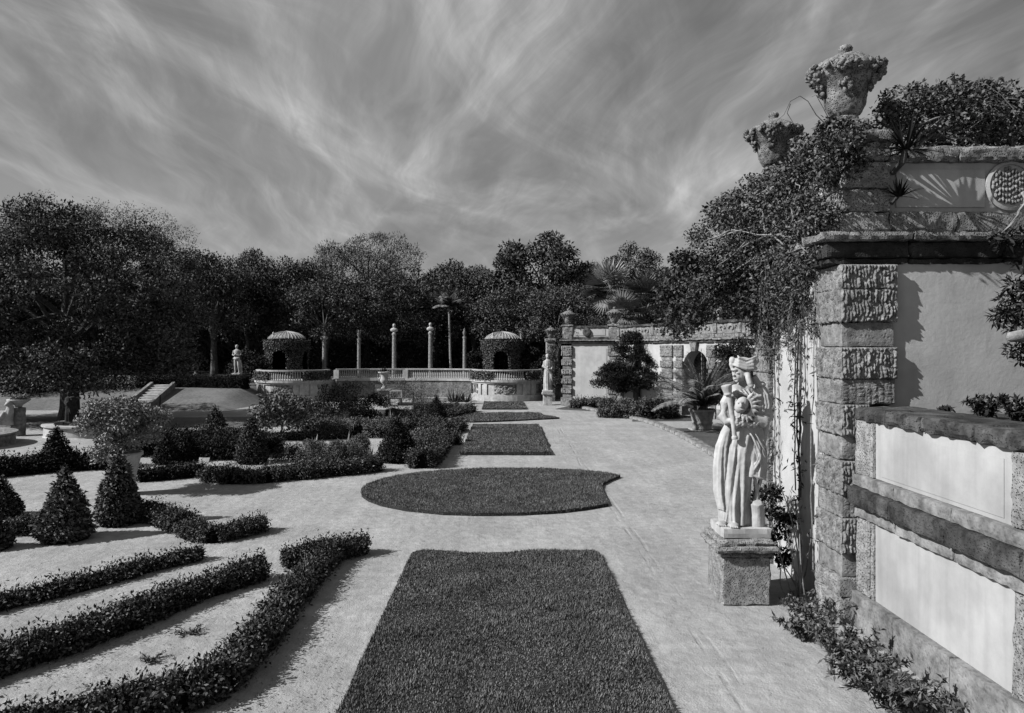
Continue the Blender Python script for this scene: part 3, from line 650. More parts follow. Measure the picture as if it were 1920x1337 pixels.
    for x_ in (.17, .21, .25, .285): m.add(*tube([(x_-.06, -.10, 1.67), (x_, -.125, 1.58), (x_+.02, -.125, 1.45), (x_+.005, -.14, 1.33), (x_-.04, -.20, 1.25)], [.010, .016, .018, .016, .010], 8))
    for k in range(4): m.add(*tube([(-.09+.05*k, -.10, 1.64), (-.05+.05*k, -.145, 1.60-.02*k), (.02+.06*k, -.15, 1.585-.03*k)], [.010, .018, .010], 8))
    # arm on the viewer's left
    m.add(*tube([(-.10, .0, 1.60), (-.19, -.03, 1.46), (-.235, -.07, 1.31), (-.20, -.13, 1.25), (-.145, -.17, 1.28)], [.068, .066, .060, .047, .036], 12))
    for k in range(4): m.add(*tube([(-.135+.006*k, -.185, 1.315-.026*k), (-.10, -.215, 1.305-.028*k), (-.075, -.195, 1.29-.028*k)], [.014, .014, .011], 7))
    # torch
    m.add(*tube([(-.205, -.19, 1.60), (-.18, -.19, 1.48), (-.15, -.19, 1.3), (-.125, -.19, 1.06)], [.030, .031, .030, .026], 14))
    m.add(*tube([(-.225, -.19, 1.70), (-.222, -.19, 1.685), (-.210, -.19, 1.61), (-.203, -.19, 1.59)], [.066, .066, .048, .040], 16))
    m.add(*tube([(-.207, -.19, 1.60), (-.203, -.19, 1.58)], [.052, .052], 14)); m.add(*tube([(-.128, -.19, 1.085), (-.124, -.19, 1.05)], [.036, .036], 14))
    # sun mask with rays held to the chest
    mc = np.array([-.05, -.205, 1.46])
    m.add(*ellipsoid(mc, (.078, .065, .105), rot=roty(.45))); m.add(*ellipsoid(mc+[-.03, -.07, .0], (.018, .024, .03))); m.add(*ellipsoid(mc+[-.03, -.055, .035], (.04, .02, .013))); m.add(*ellipsoid(mc+[-.005, -.06, -.045], (.03, .02, .012)))
    bt = np.linspace(1.05, -2.0, 16); m.add(*tube([mc+[.03+.085*math.cos(a), -.02, -.01+.115*math.sin(a)] for a in bt], .015, 8))
    for k in range(9):
        a = .95-k*.33; c, s = math.cos(a), math.sin(a); q0 = mc+[.03, -.01, -.01]
        m.add(*tube([q0+[.09*c, 0, .12*s], q0+[.13*c, -.012, .155*s], q0+[.185*c, -.02, .205*s]], [.026, .022, .004], 6))
    for k in range(8): m.add(*tube([(-.13+.035*k, -.175, 1.31-.012*k), (-.105+.035*k, -.205, 1.25-.015*(k % 3)), (-.095+.033*k, -.185, 1.18+.025*(k % 2))], [.020, .026, .010], 7))
    # head turned to the viewer's left, hair bound in a thick roll
    m.add(*ellipsoid((-.015, -.02, 1.83), (.085, .088, .115), 16, 12, roty(-.25))); m.add(*ellipsoid((-.055, -.055, 1.775), (.050, .052, .05)))
    m.add(*tube([(-.085, -.075, 1.855), (-.112, -.095, 1.81), (-.095, -.085, 1.795)], [.012, .019, .014], 7)); m.add(*ellipsoid((-.085, -.085, 1.768), (.020, .022, .010))); m.add(*ellipsoid((-.065, -.085, 1.74), (.022, .022, .018)))
    m.add(*ellipsoid((-.058, -.098, 1.835), (.018, .014, .009))); m.add(*ellipsoid((-.085, -.055, 1.872), (.045, .05, .018)))
    m.add(*ellipsoid((.045, .01, 1.935), (.15, .12, .095), 18, 10, roty(.10)))
    for k, (z_, r_, sl) in enumerate(((1.89, .024, .00), (1.925, .027, .035), (1.96, .024, .05), (2.0, .018, .03))):
        m.add(*tube([(-.105+.02*k, -.05, z_+.05), (-.05, -.118, z_+.03-sl*.4), (.03, -.142+.01*k, z_-sl*.3), (.11, -.125+.01*k, z_+sl*.2), (.17, -.06, z_+sl), (.185, .03, z_+sl*1.2)], [r_*.5, r_, r_*.9, r_*1.1, r_, r_*.5], 9))
    m.add(*ellipsoid((-.10, -.02, 1.985), (.04, .05, .05))); m.add(*ellipsoid((.17, -.04, 1.985), (.05, .055, .045))); m.add(*tube([(-.10, -.04, 1.87), (-.115, -.03, 1.94), (-.105, -.02, 2.02)], [.02, .03, .02], 8))
    # tress and hand under the chin
    m.add(*tube([(.06, -.09, 1.86), (.055, -.13, 1.79), (.07, -.145, 1.72), (.095, -.14, 1.67)], [.032, .035, .036, .03], 9)); m.add(*ellipsoid((.085, -.15, 1.69), (.035, .03, .028)))
    m.add(*tube([(.14, -.06, 1.80), (.19, -.05, 1.72), (.22, -.03, 1.64)], [.04, .045, .03], 9)); m.add(*ellipsoid((.24, -.04, 1.70), (.06, .06, .035)))
    # feet
    for x, y in ((-.255, -.10), (-.14, -.185)):
        m.add(*ellipsoid((x, y, .028), (.07, .055, .032)))
        for k in range(4): m.add(*ellipsoid((x-.045+.025*k, y-.05-.004*k, .016), (.012, .022, .013), 8, 6))
    # tree stump
    m.add(*tube([(.165, -.11, -.005), (.16, -.125, .16), (.152, -.145, .285)], [.09, .084, .082], 20)); m.add(*tube([(.152, -.155, .28), (.151, -.172, .305)], [.058, .056], 18))
    m.add(*tube([(.155, -.13, .28), (.165, -.12, .42), (.13, -.12, .62)], [.03, .022, .018], 8)); m.add(*tube([(.165, -.12, .42), (.205, -.12, .52), (.215, -.12, .62)], [.02, .02, .018], 8))
    m.add(*box(.17, .275, -.09, .12, -.0, .20))
    me = remeshed(m, .007, 'figure', 2)
    n = len(me.vertices); V = np.empty(n*3, np.float32); me.vertices.foreach_get('co', V); V = V.reshape(-1, 3).astype(float); V = V+.0025*np.stack([vnoise(V, 26, s) for s in (1, 2, 3)], 1)
    me.vertices.foreach_set('co', V.astype(np.float32).ravel()); me.update(); return me
sx0, sy0 = 2.86, 8.70
st = thing('statue', 'white marble draped figure with torch and sun mask on the rough stone pedestal', 'statue', (sx0, sy0, .78))
mobj('figure', statue_near(), MT['marble'], st, True).location = (0, 0, .11)
MB().add(*rough_box(-.285, .285, -.27, .27, 0, .115, .05, .003, .008)).build('plinth', MT['marble'], st)
pd = thing('pedestal', 'rough pitted coral stone pedestal under the big marble statue', 'pedestal', (sx0-.03, sy0-.02, 0))
MB().add(*rough_box(-.285, .285, -.30, .30, 0, .575, .022, .009, .016)).build('shaft', MT['coral_light'], pd)
MB().add(*rough_box(-.315, .315, -.33, .33, .577, .635, .03, .006, .014)).build('moulding', MT['coral'], pd)
MB().add(*rough_box(-.37, .37, -.385, .385, .637, .71, .03, .008, .016)).build('cap', MT['coral_light'], pd)
MB().add(*rough_box(-.33, .33, -.345, .345, .712, .778, .03, .008, .02)).build('cap_top', MT['coral_light'], pd)

def draped(seed, h=1.75, arm=1):
    m = MB(); s = h/1.75; q = lambda rows: [tuple(c*s for c in r) for r in rows]
    m.add(*loft(q([(0, 0, 0, .20, .18, .03), (.5, .01, 0, .19, .17, .03), (.9, .02, 0, .18, .15, .02), (1.05, .02, 0, .15, .13, .012), (1.3, .0, 0, .17, .13, .012), (1.43, 0, 0, .15, .11, .006), (1.49, 0, 0, .06, .06, 0), (1.56, 0, 0, .055, .055, 0)]), 48, ((6, seed, .8, .7), (11, seed*2, -1, .5))))
    m.add(*ellipsoid((0, -.02*s, 1.63*s), (.085*s, .095*s, .12*s))); m.add(*ellipsoid((0, .02*s, 1.67*s), (.095*s, .10*s, .09*s))); m.add(*ellipsoid((0, -.115*s, 1.62*s), (.018*s, .02*s, .03*s)))
    m.add(*tube(np.array([(-.15, 0, 1.4), (-.22, -.03, 1.15), (-.10, -.16, 1.08), (.03, -.18, 1.12)])*s, np.array([.06, .055, .045, .04])*s, 9))
    if arm == 1: m.add(*tube(np.array([(.15, 0, 1.4), (.22, -.02, 1.15), (.17, -.14, 1.0), (.06, -.18, 1.05)])*s, np.array([.06, .055, .045, .04])*s, 9))
    elif arm == 2: m.add(*tube(np.array([(.15, 0, 1.4), (.25, -.10, 1.3), (.34, -.25, 1.35), (.42, -.36, 1.4)])*s, np.array([.06, .055, .045, .035])*s, 9)); m.add(*ellipsoid(np.array((.45, -.40, 1.45))*s, np.array((.16, .16, .07))*s))
    m.add(*tube(np.array([(-.2, -.08, 1.2), (0, -.2, 1.0), (.18, -.16, .8), (.2, -.1, .45)])*s, np.array([.05, .06, .06, .03])*s, 9))
    m.add(*box(-.24*s, .24*s, -.22*s, .22*s, -.08*s, .03*s)); return remeshed(m, .018, 'figure', 2)
def nude(h=1.8):
    m = MB(); s = h/1.8
    T = lambda p, r, n=10: m.add(*tube(np.array(p)*s, np.array(r)*s, n))
    T([(-.09, 0, .92), (-.10, -.02, .5), (-.10, .02, .08)], [.095, .07, .045]); T([(.09, 0, .92), (.13, -.06, .5), (.15, .0, .08)], [.095, .07, .045])
    for x in (-.1, .15): m.add(*ellipsoid(np.array((x, -.06, .04))*s, np.array((.05, .12, .045))*s))
    m.add(*loft([(z*s, x*s, 0, rx*s, ry*s, 0) for z, x, rx, ry in ((.85, 0, .17, .12), (1.0, 0, .16, .12), (1.12, .01, .14, .105), (1.3, .01, .18, .125), (1.45, 0, .19, .11), (1.51, 0, .07, .06), (1.58, 0, .055, .055))], 28))
    m.add(*ellipsoid(np.array((0, -.02, 1.68))*s, np.array((.085, .10, .12))*s)); m.add(*ellipsoid(np.array((0, .015, 1.72))*s, np.array((.095, .10, .09))*s))
    T([(-.19, 0, 1.42), (-.26, .02, 1.17), (-.14, -.12, 1.12), (.0, -.15, 1.22)], [.06, .052, .045, .04]); T([(.19, 0, 1.42), (.27, -.02, 1.17), (.16, -.14, 1.12), (.05, -.16, 1.18)], [.06, .052, .045, .04])
    T([(-.2, -.05, .95), (0, -.14, .9), (.2, -.05, .98)], [.05, .07, .05]); T([(.22, .08, 0), (.22, .08, .45), (.17, .06, .85)], [.10, .09, .07])
    m.add(*box(-.26*s, .28*s, -.2*s, .2*s, -.10*s, .02*s)); return remeshed(m, .018, 'figure', 2)

# ------------------------------------------------------------------ far wall with the arch
P0, P1, P2 = np.array([3.15, 39.0]), np.array([5.95, 38.0]), np.array([13.65, 22.1])
def seg_thing(name, label, A, B):
    d = B-A; t = thing(name, label, 'wall', (A[0], A[1], 0)); t.rotation_euler[2] = math.atan2(d[1], d[0]); return t, float(np.linalg.norm(d))
fw, Lf = seg_thing('garden_wall', 'far stuccoed wall bay with rusticated quoins, between the two distant urns', P0, P1)
flat('stucco_wall', (.5, Lf-.1, 0, .4, 0, 3.35), 'stucco', fw)
flat('inner_panel', (.9, Lf-.55, -.02, .1, .3, 3.1), 'stucco', fw)
fq = [(745, 760, 3), (737.5, 744.7, 0), (727, 737.2, 1), (719.2, 726.7, 0), (710, 719, 1), (702.2, 709.7, 0), (692, 702, 1), (685.2, 691.7, 0), (674, 685, 1), (667.2, 673.7, 0), (657, 667, 1), (648.5, 656.7, 1)]
def fz(v): return H-(v-VV)*39/F
def quoins(parent, x0, x1, seed, y0=-.07):
    for k, (va, vb, kd) in enumerate(fq):
        z0, z1 = max(fz(vb), 0), fz(va); dd = {0: 0, 1: .05, 3: .10}[kd]
        if kd == 1: rust_block('quoin_stone', x0-dd, x1+dd, y0-dd, y0+.4, z0, z1, parent, seed+k, res=.03, hgt=.05, cw=.10, sh=.16)
        else: stone('quoin_stone', (x0-dd, x1+dd, y0-dd, y0+.4, z0, z1), 'smooth', parent, seg=.12, amp=.01, rnd=.02)
quoins(fw, 0, .50, 300); quoins(fw, Lf-.42, Lf-.02, 330)
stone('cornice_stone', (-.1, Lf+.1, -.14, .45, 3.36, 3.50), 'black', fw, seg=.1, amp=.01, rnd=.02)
stone('cornice_stone', (-.16, Lf+.1, -.22, .45, 3.502, 3.58), 'coral', fw, seg=.1, amp=.02, rnd=.03)
for a, b in ((-.02, .56), (Lf-.45, Lf+.1)):
    stone('parapet_pier', (a, b, -.08, .4, 3.582, 4.30), 'coral', fw, seg=.1, amp=.012, rnd=.03); stone('pier_cap', (a-.06, b+.06, -.14, .46, 4.302, 4.40), 'coral_light', fw, seg=.1, amp=.012, rnd=.03)
flat('parapet_field', (.56, Lf-.45, 0, .35, 3.582, 4.2), 'panel', fw); stone('parapet_base_stone', (.56, Lf-.45, -.04, .3, 3.584, 3.74), 'dark', fw, seg=.1, amp=.01, rnd=.02)
stone('parapet_coping', (.56, Lf-.45, -.08, .42, 4.202, 4.33), 'dark', fw, seg=.1, amp=.012, rnd=.03)
stone('raised_panel', (.72, Lf-.62, -.03, .2, 3.80, 4.14), 'panel', fw, seg=.3, amp=.002, rnd=.01)
V, Fc = lathe([(.24, 0), (.22, .08), (.12, .10), (.001, .06)], 18); V = V[:, [0, 2, 1]]*np.array([1, -1, 1])+np.array([1.35, -.04, 3.98]); MB().add(V, [f[::-1] for f in Fc]).build('roundel', MT['dark'], fw)
bw, Lb = seg_thing('garden_wall', 'long stuccoed wall with the arched doorway behind the potted cycad', P1, P2)
def s_at(u):
    k = (u-VU)/F; d = (P2-P1)/Lb; return float((k*P1[1]-P1[0])/(d[0]-k*d[1]))
ca = s_at(1304); ra = abs(s_at(1328)-s_at(1281))/2; zsp = 2.25
def arch_wall(s0, s1, z1, ca, ra, zsp, d):
    mb = MB(); mb.add(*box(s0, ca-ra, 0, d, 0, z1)); mb.add(*box(ca+ra, s1, 0, d, 0, z1)); n = 16
    for k in range(n):
        a0, a1 = math.pi-k*math.pi/n, math.pi-(k+1)*math.pi/n; xa, xb = ca+ra*math.cos(a0), ca+ra*math.cos(a1); za, zb = zsp+ra*.9*math.sin(a0), zsp+ra*.9*math.sin(a1)
        mb.add([[xa, 0, za], [xb, 0, zb], [xb, 0, z1], [xa, 0, z1], [xa, d, za], [xb, d, zb]], [[0, 1, 2, 3], [0, 4, 5, 1]])
    return mb
arch_wall(.02, Lb, 3.36, ca, ra, zsp, .6).build('stucco_wall', MT['stucco'], bw)
flat('niche_back', (ca-ra-.2, ca+ra+.2, 1.2, 1.3, 0, 3.3), 'black', bw); flat('niche_side', (ca-ra-.25, ca-ra-.02, .61, 1.2, 0, 3.3), 'black', bw); flat('niche_side', (ca+ra+.02, ca+ra+.25, .61, 1.2, 0, 3.3), 'black', bw)  # shade inside the doorway is put into the black stone colour
for x0, x1, sd in ((.1, .6, 400), (ca-ra-1.55, ca-ra-.75, 430), (ca-ra-.5, ca-ra-.02, 460), (ca+ra+.02, ca+ra+.5, 490), (ca+ra+.75, ca+ra+1.5, 520)): quoins(bw, x0, x1, sd, -.05)
mb = MB(); kx = np.array([[ca-.13, 0, zsp+ra*.85], [ca+.13, 0, zsp+ra*.85], [ca+.24, 0, 3.36], [ca-.24, 0, 3.36]])
mb.add(np.concatenate([kx+[0, -.16, 0], kx+[0, .1, 0]]), [[0, 1, 2, 3], [4, 7, 6, 5], [0, 4, 5, 1], [1, 5, 6, 2], [2, 6, 7, 3], [3, 7, 4, 0]]); mb.build('keystone', MT['coral'], bw)
xs = np.linspace(.1, Lb, 13)
for a, b in zip(xs[:-1], xs[1:]):
    stone('cornice_stone', (a, b-.004, -.12, .6, 3.362, 3.46), 'dark', bw, seg=.12, amp=.01, rnd=.02); stone('cornice_stone', (a, b-.004, -.20, .6, 3.462, 3.56), 'coral', bw, seg=.12, amp=.02, rnd=.03)
    stone('parapet_base_stone', (a, b-.004, -.03, .5, 3.562, 3.74), 'coral', bw, seg=.12, amp=.012, rnd=.02); stone('parapet_coping', (a, b-.004, -.08, .5, 4.19, 4.32), 'dark', bw, seg=.12, amp=.014, rnd=.03)
    flat('parapet_field', (a, b-.004, .02, .4, 3.742, 4.188), 'smooth', bw)
    stone('parapet_pier', (a-.12, a+.14, -.04, .45, 3.745, 4.185), 'coral', bw, seg=.1, amp=.01, rnd=.02)
    mbv = MB(); c0 = (a+b)/2
    for sg in (-1, 1):
        th = np.linspace(0, 4.6, 18); mbv.add(*tube([(c0+sg*(.30-(.19-.03*t)*math.cos(t)), -.01, 3.95+(.16-.025*t)*math.sin(t)) for t in th], np.linspace(.05, .025, 18), 6))
    mbv.build('scroll', MT['coral_light'], bw)
def fwp(parent, A, B, s, off=0.0):
    d = (B-A)/np.linalg.norm(B-A); n = np.array([-d[1], d[0]]); q = A+d*s+n*off; return q
q = fwp(fw, P0, P1, .27, .16); urn((q[0], q[1], 4.40), .5, 1.0, 'distant stone urn on the corner pier of the far wall')
q = fwp(fw, P0, P1, Lf-.17, .16); urn((q[0], q[1], 4.40), 2.0, 1.05, 'distant stone urn rising between two far wall bays, above the dark tree')
q = fwp(bw, P1, P2, s_at(1342), .2); t = thing('ball_finial', 'stone ball finial on the parapet right of the arched doorway', 'finial', (q[0], q[1], 4.32)); MB().add(*lathe([(.16, 0), (.16, .05), (.07, .09), (.10, .16), (.10, .22), (.05, .26), (.12, .32), (.16, .40), (.15, .50), (.08, .58), (.004, .60)], 16)).build('ball', MT['coral_light'], t, True)
# short return wall left of the corner, its urn and the statue before it
rw = thing('garden_wall', 'ivy covered end wall left of the far corner pier', 'wall', (2.7, 42.0, 0)); stone('end_wall', (-.25, .25, 0, 1.2, 0, 3.5), 'coral_light', rw, seg=.15, amp=.015, rnd=.03); stone('end_cap', (-.32, .32, -.07, 1.2, 3.502, 3.7), 'coral', rw, seg=.12, amp=.015, rnd=.04)
urn((2.7, 42.3, 3.7), .9, .85, 'small far urn on the ivy covered end wall')
c = G(1027, 760); ped = thing('pedestal', 'square stone pedestal of the far statue beside the corner pier', 'pedestal', (c[0], c[1]+.2, 0))
stone('shaft', (-.24, .24, -.24, .24, 0, .58), 'white', ped, seg=.12, amp=.01, rnd=.02); stone('cap', (-.31, .31, -.31, .31, .582, .70), 'white', ped, seg=.12, amp=.01, rnd=.02)
t = thing('statue', 'distant pale draped statue standing by the far corner pier', 'statue', (c[0], c[1]+.2, .79)); mobj('figure', draped(.7, 2.02), MT['white'], t, True).scale = (1, 1, 1)

# ------------------------------------------------------------------ bastions, balustrade, pavilions
def arc(C, r0, r1, z0, z1, a0, a1, n=24):
    a = np.linspace(a0, a1, n+1); mb = []
    ring = np.array([[[C[0]+r_*math.cos(t), C[1]+r_*math.sin(t), z_] for r_, z_ in ((r0, z0), (r1, z0), (r1, z1), (r0, z1))] for t in a]); V = ring.reshape(-1, 3)
    Fc = [[i*4+j, i*4+(j+1) % 4, (i+1)*4+(j+1) % 4, (i+1)*4+j] for i in range(n) for j in range(4)]+[[3, 2, 1, 0], [n*4+j for j in range(4)]]
    return V, [f[::-1] for f in Fc]
bal_me = MB().add(*lathe([(.055, 0), (.055, .05), (.028, .08), (.048, .14), (.055, .20), (.040, .30), (.026, .40), (.032, .44), (.05, .46), (.05, .50)], 8)).mesh('baluster')
def arc_sheet(C, r_, z0, z1, a0, a1, seed, nu=40, nv=18, hgt=.06):
    A, Z = np.meshgrid(np.linspace(a0, a1, nu+1), np.linspace(z0, z1, nv+1), indexing='ij'); P = np.stack([A*r_, Z, 0*A], -1)
    d = (np.clip(vnoise(P, 9, seed), -.4, .6)+.5*vnoise(P, 18, seed+2))*hgt+.02; e = (np.minimum(A-a0, a1-A) < 1e-6) | (np.minimum(Z-z0, z1-Z) < 1e-6); d = np.where(e, -.03, d)
    V = np.stack([C[0]+(r_+d)*np.cos(A), C[1]+(r_+d)*np.sin(A), Z], -1); i, j = np.meshgrid(np.arange(nu), np.arange(nv), indexing='ij'); k = (i*(nv+1)+j).ravel()
    return V.reshape(-1, 3), np.stack([k, k+nv+1, k+nv+2, k+1], 1)
def ivy(parent, P, On, leaf, seed, mat='leaf', name='ivy'):
    r = rng(seed); n = len(P); D = unit(On*.35+rdir(r, n)*.7+np.array([0, 0, -.5])); Nn = unit(On+rdir(r, n)*.6)
    return foliage(name, *leafset(P, D, Nn, leaf*r.uniform(.6, 1.2, n), leaf*.7*r.uniform(.7, 1.2, n), .15), mat, parent)
def bastion(C, label, seed, base=0.0):
    t = thing('bastion', label, 'bastion', (C[0], C[1], 0)); c = (0, 0); pi = math.pi; A0, A1 = pi*1.0, pi*2.0
    MB().add(*arc(c, .3, 2.22, 0, .36, A0, A1)).build('plinth', MT['white'], t); MB().add(*arc(c, .3, 2.12, .36, 1.02, A0, A1)).build('drum_wall', MT['white'], t)
    MB().add(*arc(c, .3, 2.20, 1.02, 1.12, A0, A1)).build('cornice', MT['white'], t); MB().add(*arc(c, .3, 2.28, 1.122, 1.26, A0, A1)).build('cornice_slab', MT['white'], t)
    for k, (a, b) in enumerate(((-2.92, -2.55), (-1.95, -1.30), (-.62, -.22))):
        MB().add(*arc_sheet(c, 2.12, .42, .98, a, b, seed+k)).build('rocaille_panel', MT['coral'], t)
    for a in (-2.22, -1.08, -2.44, -.80): MB().add(*arc(c, 2.0, 2.19, .362, 1.018, a-.06, a+.06, 3)).build('pilaster', MT['white'], t)
    MB().add(*arc(c, 1.96, 2.20, 1.78, 1.86, A0, A1)).build('top_rail', MT['white'], t)
    for k in range(14):
        a = -1.98+k*.066; b = mobj('baluster', bal_me, MT['white'], t, True); b.location = (2.09*math.cos(a), 2.09*math.sin(a), 1.262); b.scale = (1, 1, 1.03)
    r = rng(seed)
    for a0, a1 in ((-3.14, -2.02), (-1.05, -.02)):
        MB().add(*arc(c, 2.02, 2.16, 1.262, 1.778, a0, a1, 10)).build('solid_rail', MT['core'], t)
        n = 2600; a = r.uniform(a0-.02, a1+.02, n); z = r.uniform(1.22, 1.80, n); rr = 2.18+.07*r.normal(size=n); On = np.stack([np.cos(a), np.sin(a), 0*a+.2], 1)
        ivy(t, np.stack([rr*np.cos(a), rr*np.sin(a), z], 1), On, .09, seed+int(a0*10)+50, 'leafm')
    MB().add(*box(-2.0, 2.0, -.02, 2.4, .02, 1.2)).build('fill', MT['sand'], t); return t
CR, CL = (.14, 44.0), (-12.75, 43.2)
bastion(CR, 'rounded balustraded bastion at the end of the long walk', 700)
bastion(CL, 'rounded balustraded bastion left of the row of columns', 720)
bl = thing('balustrade', 'long curved stone balustrade between the two bastions', 'balustrade', (-6.3, 44, 0)); BO = np.array([-6.3, 44.0])
aa = np.array([[-10.5, 44.4], [-8.5, 45.0], [-6.3, 45.25], [-4.1, 45.0], [-2.05, 44.5]]); tt = np.linspace(0, 4, 45); cx_ = np.interp(tt, range(5), aa[:, 0]); cy_ = np.interp(tt, range(5), aa[:, 1])
def ribbon(xs, ys, w_, z0, z1):
    P = np.stack([xs, ys], 1)-BO; T = unit(np.gradient(P, axis=0)); Nn = np.stack([-T[:, 1], T[:, 0]], 1); V = np.stack([np.c_[P-Nn*w_, np.full(len(P), z0)], np.c_[P+Nn*w_, np.full(len(P), z0)], np.c_[P+Nn*w_, np.full(len(P), z1)], np.c_[P-Nn*w_, np.full(len(P), z1)]], 1).reshape(-1, 3); m = len(P)
    return V, [[i*4+j, i*4+(j+1) % 4, (i+1)*4+(j+1) % 4, (i+1)*4+j] for i in range(m-1) for j in range(4)]+[[3, 2, 1, 0], [(m-1)*4+j for j in range(4)]]
MB().add(*ribbon(cx_, cy_, .16, 0, 1.10)).build('retaining_wall', MT['coral'], bl); MB().add(*ribbon(cx_, cy_, .22, 1.102, 1.26)).build('base_rail', MT['white'], bl); MB().add(*ribbon(cx_, cy_, .12, 1.78, 1.86)).build('top_rail', MT['white'], bl)
for k in range(74):
    f = (k+.5)/74*4; b = mobj('baluster', bal_me, MT['white'], bl, True); b.location = (np.interp(f, range(5), aa[:, 0])-BO[0], np.interp(f, range(5), aa[:, 1])-BO[1], 1.262); b.scale = (1, 1, 1.03)
for f in (0.02, 2, 3.98):
    x, y = np.interp(f, range(5), aa[:, 0])-BO[0], np.interp(f, range(5), aa[:, 1])-BO[1]; flat('rail_post', (x-.16, x+.16, y-.17, y+.17, 1.263, 1.779), 'white', bl)
# short shaded wall right of the right bastion
sw = thing('retaining_wall', 'shaded retaining wall between the right bastion and the far statue', 'wall', (2.9, 44.0, 0)); stone('wall_stone', (-.6, .5, 0, .3, 0, 1.2), 'coral', sw, seg=.15, amp=.02, rnd=.03); stone('coping_stone', (-.62, .55, -.08, .36, 1.202, 1.30), 'coral', sw, seg=.15, amp=.015, rnd=.03)
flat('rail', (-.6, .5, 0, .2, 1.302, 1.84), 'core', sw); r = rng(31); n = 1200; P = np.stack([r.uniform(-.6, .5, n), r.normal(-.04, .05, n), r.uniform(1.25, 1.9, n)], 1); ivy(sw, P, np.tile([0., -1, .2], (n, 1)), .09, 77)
# pavilions covered with clipped ivy
def ivy_pavilion(C, label, seed, zb=1.2, R=1.26):
    t = thing('ivy_pavilion', label, 'pavilion', (C[0], C[1], zb)); pi = math.pi; Hh = 2.5
    arches = (-1.68, -1.68+pi/2, -1.68+pi, -1.68-pi/2)
    def hole(a, z):
        ok = np.zeros(np.shape(a), bool)
        for b in arches:
            d = (a-b+pi) % (2*pi)-pi; x = d*R; hw = .46; ok |= (np.abs(x) < hw) & (z < 1.35+np.sqrt(np.clip(hw*hw-x*x, 0, 1)))
        return ok
    na, nz_ = 72, 26; mb = MB()
    for rr in (R, R-.22):
        a = np.arange(na)*2*pi/na; z = np.linspace(0, Hh, nz_+1); A, Z = np.meshgrid(a, z); V = np.stack([rr*np.cos(A), rr*np.sin(A), Z], 2).reshape(-1, 3); fs = []
        for i in range(nz_):
            for j in range(na):
                if not hole(np.array(a[j]+pi/na), np.array((z[i]+z[i+1])/2)): fs.append([i*na+j, i*na+(j+1) % na, (i+1)*na+(j+1) % na, (i+1)*na+j])
        mb.add(V, fs)
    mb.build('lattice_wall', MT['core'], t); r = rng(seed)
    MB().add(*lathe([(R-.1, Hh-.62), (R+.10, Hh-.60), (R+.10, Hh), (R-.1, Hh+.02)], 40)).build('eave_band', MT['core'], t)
    n = 15000; a = r.uniform(0, 2*pi, n); z = r.uniform(0, Hh, n); band = z > Hh-.62; rr = R+np.where(band, .13, .03)+.03*r.normal(size=n); k = band | ~hole(a, z+.03*r.normal(size=n)); a, z, rr = a[k], z[k], rr[k]
    On = np.stack([np.cos(a), np.sin(a), 0*a], 1); ivy(t, np.stack([rr*np.cos(a), rr*np.sin(a), z], 1), On, .085, seed+1, 'leafm', 'ivy')
    pr = [(R*.94, Hh+.03), (R*.90, Hh+.12), (R*.78, Hh+.26), (R*.58, Hh+.39), (R*.33, Hh+.48), (.10, Hh+.52), (.09, Hh+.56), (.004, Hh+.58)]
    dm = MB().add(*lathe(pr, 48)).build('dome', MT['smooth'], t, True)
    for k in range(32):
        a = k*2*pi/32; MB().add(*tube([(x*math.cos(a), x*math.sin(a), z_+.012) for x, z_ in pr[:6]], .020, 5)).build('rib', MT['white'], dm)
    return t
ivy_pavilion((-.15, 47.2), 'ivy clad domed pavilion behind the right bastion', 801)
ivy_pavilion((-14.1, 46.2), 'ivy clad domed pavilion behind the left bastion', 811)
c = W(1003, 636, 47.4); hn = thing('horn_finial', 'curved stone horn on the rim of the right pavilion', 'finial', (1.02, 46.9, 3.72)); MB().add(*tube([(0, 0, 0), (.06, 0, .12), (.07, 0, .30), (.0, 0, .48), (-.06, 0, .56)], [.12, .11, .09, .06, .01], 10)).build('horn', MT['white'], hn, True)
for q, lb in (((-.78, 46.4, 3.78), 'small stone finial on the left of the right pavilion dome'), ((-14.75, 45.5, 3.80), 'small stone finial on the left pavilion dome')):
    t = thing('finial', lb, 'finial', q); MB().add(*lathe([(.16, 0), (.16, .05), (.09, .10), (.11, .18), (.05, .26), (.07, .32), (.004, .38)], 12)).build('knob', MT['white'], t, True)
# columns with busts
col_me = MB().add(*lathe([(.27, 0), (.27, .10), (.23, .14), (.22, .20), (.205, 1.0), (.185, 2.55), (.18, 2.6), (.23, 2.64), (.23, 2.72), (.19, 2.74)], 18)).mesh('shaft')
bm = MB(); bm.add(*lathe([(.10, 0), (.07, .06), (.09, .12)], 10)); bm.add(*ellipsoid((0, 0, .22), (.22, .13, .15))); bm.add(*tube([(0, 0, .28), (0, -.01, .42)], [.07, .06], 9)); bm.add(*ellipsoid((0, -.02, .50), (.085, .10, .125))); bm.add(*ellipsoid((0, .02, .54), (.095, .10, .09))); bm.add(*ellipsoid((0, -.12, .49), (.02, .02, .03)))
bust_me = remeshed(bm, .02, 'bust', 1)
vz = MB().add(*lathe([(.12, 0), (.06, .08), (.10, .16), (.13, .30), (.06, .40), (.09, .46), (.02, .56), (.004, .60)], 12)).mesh('finial')
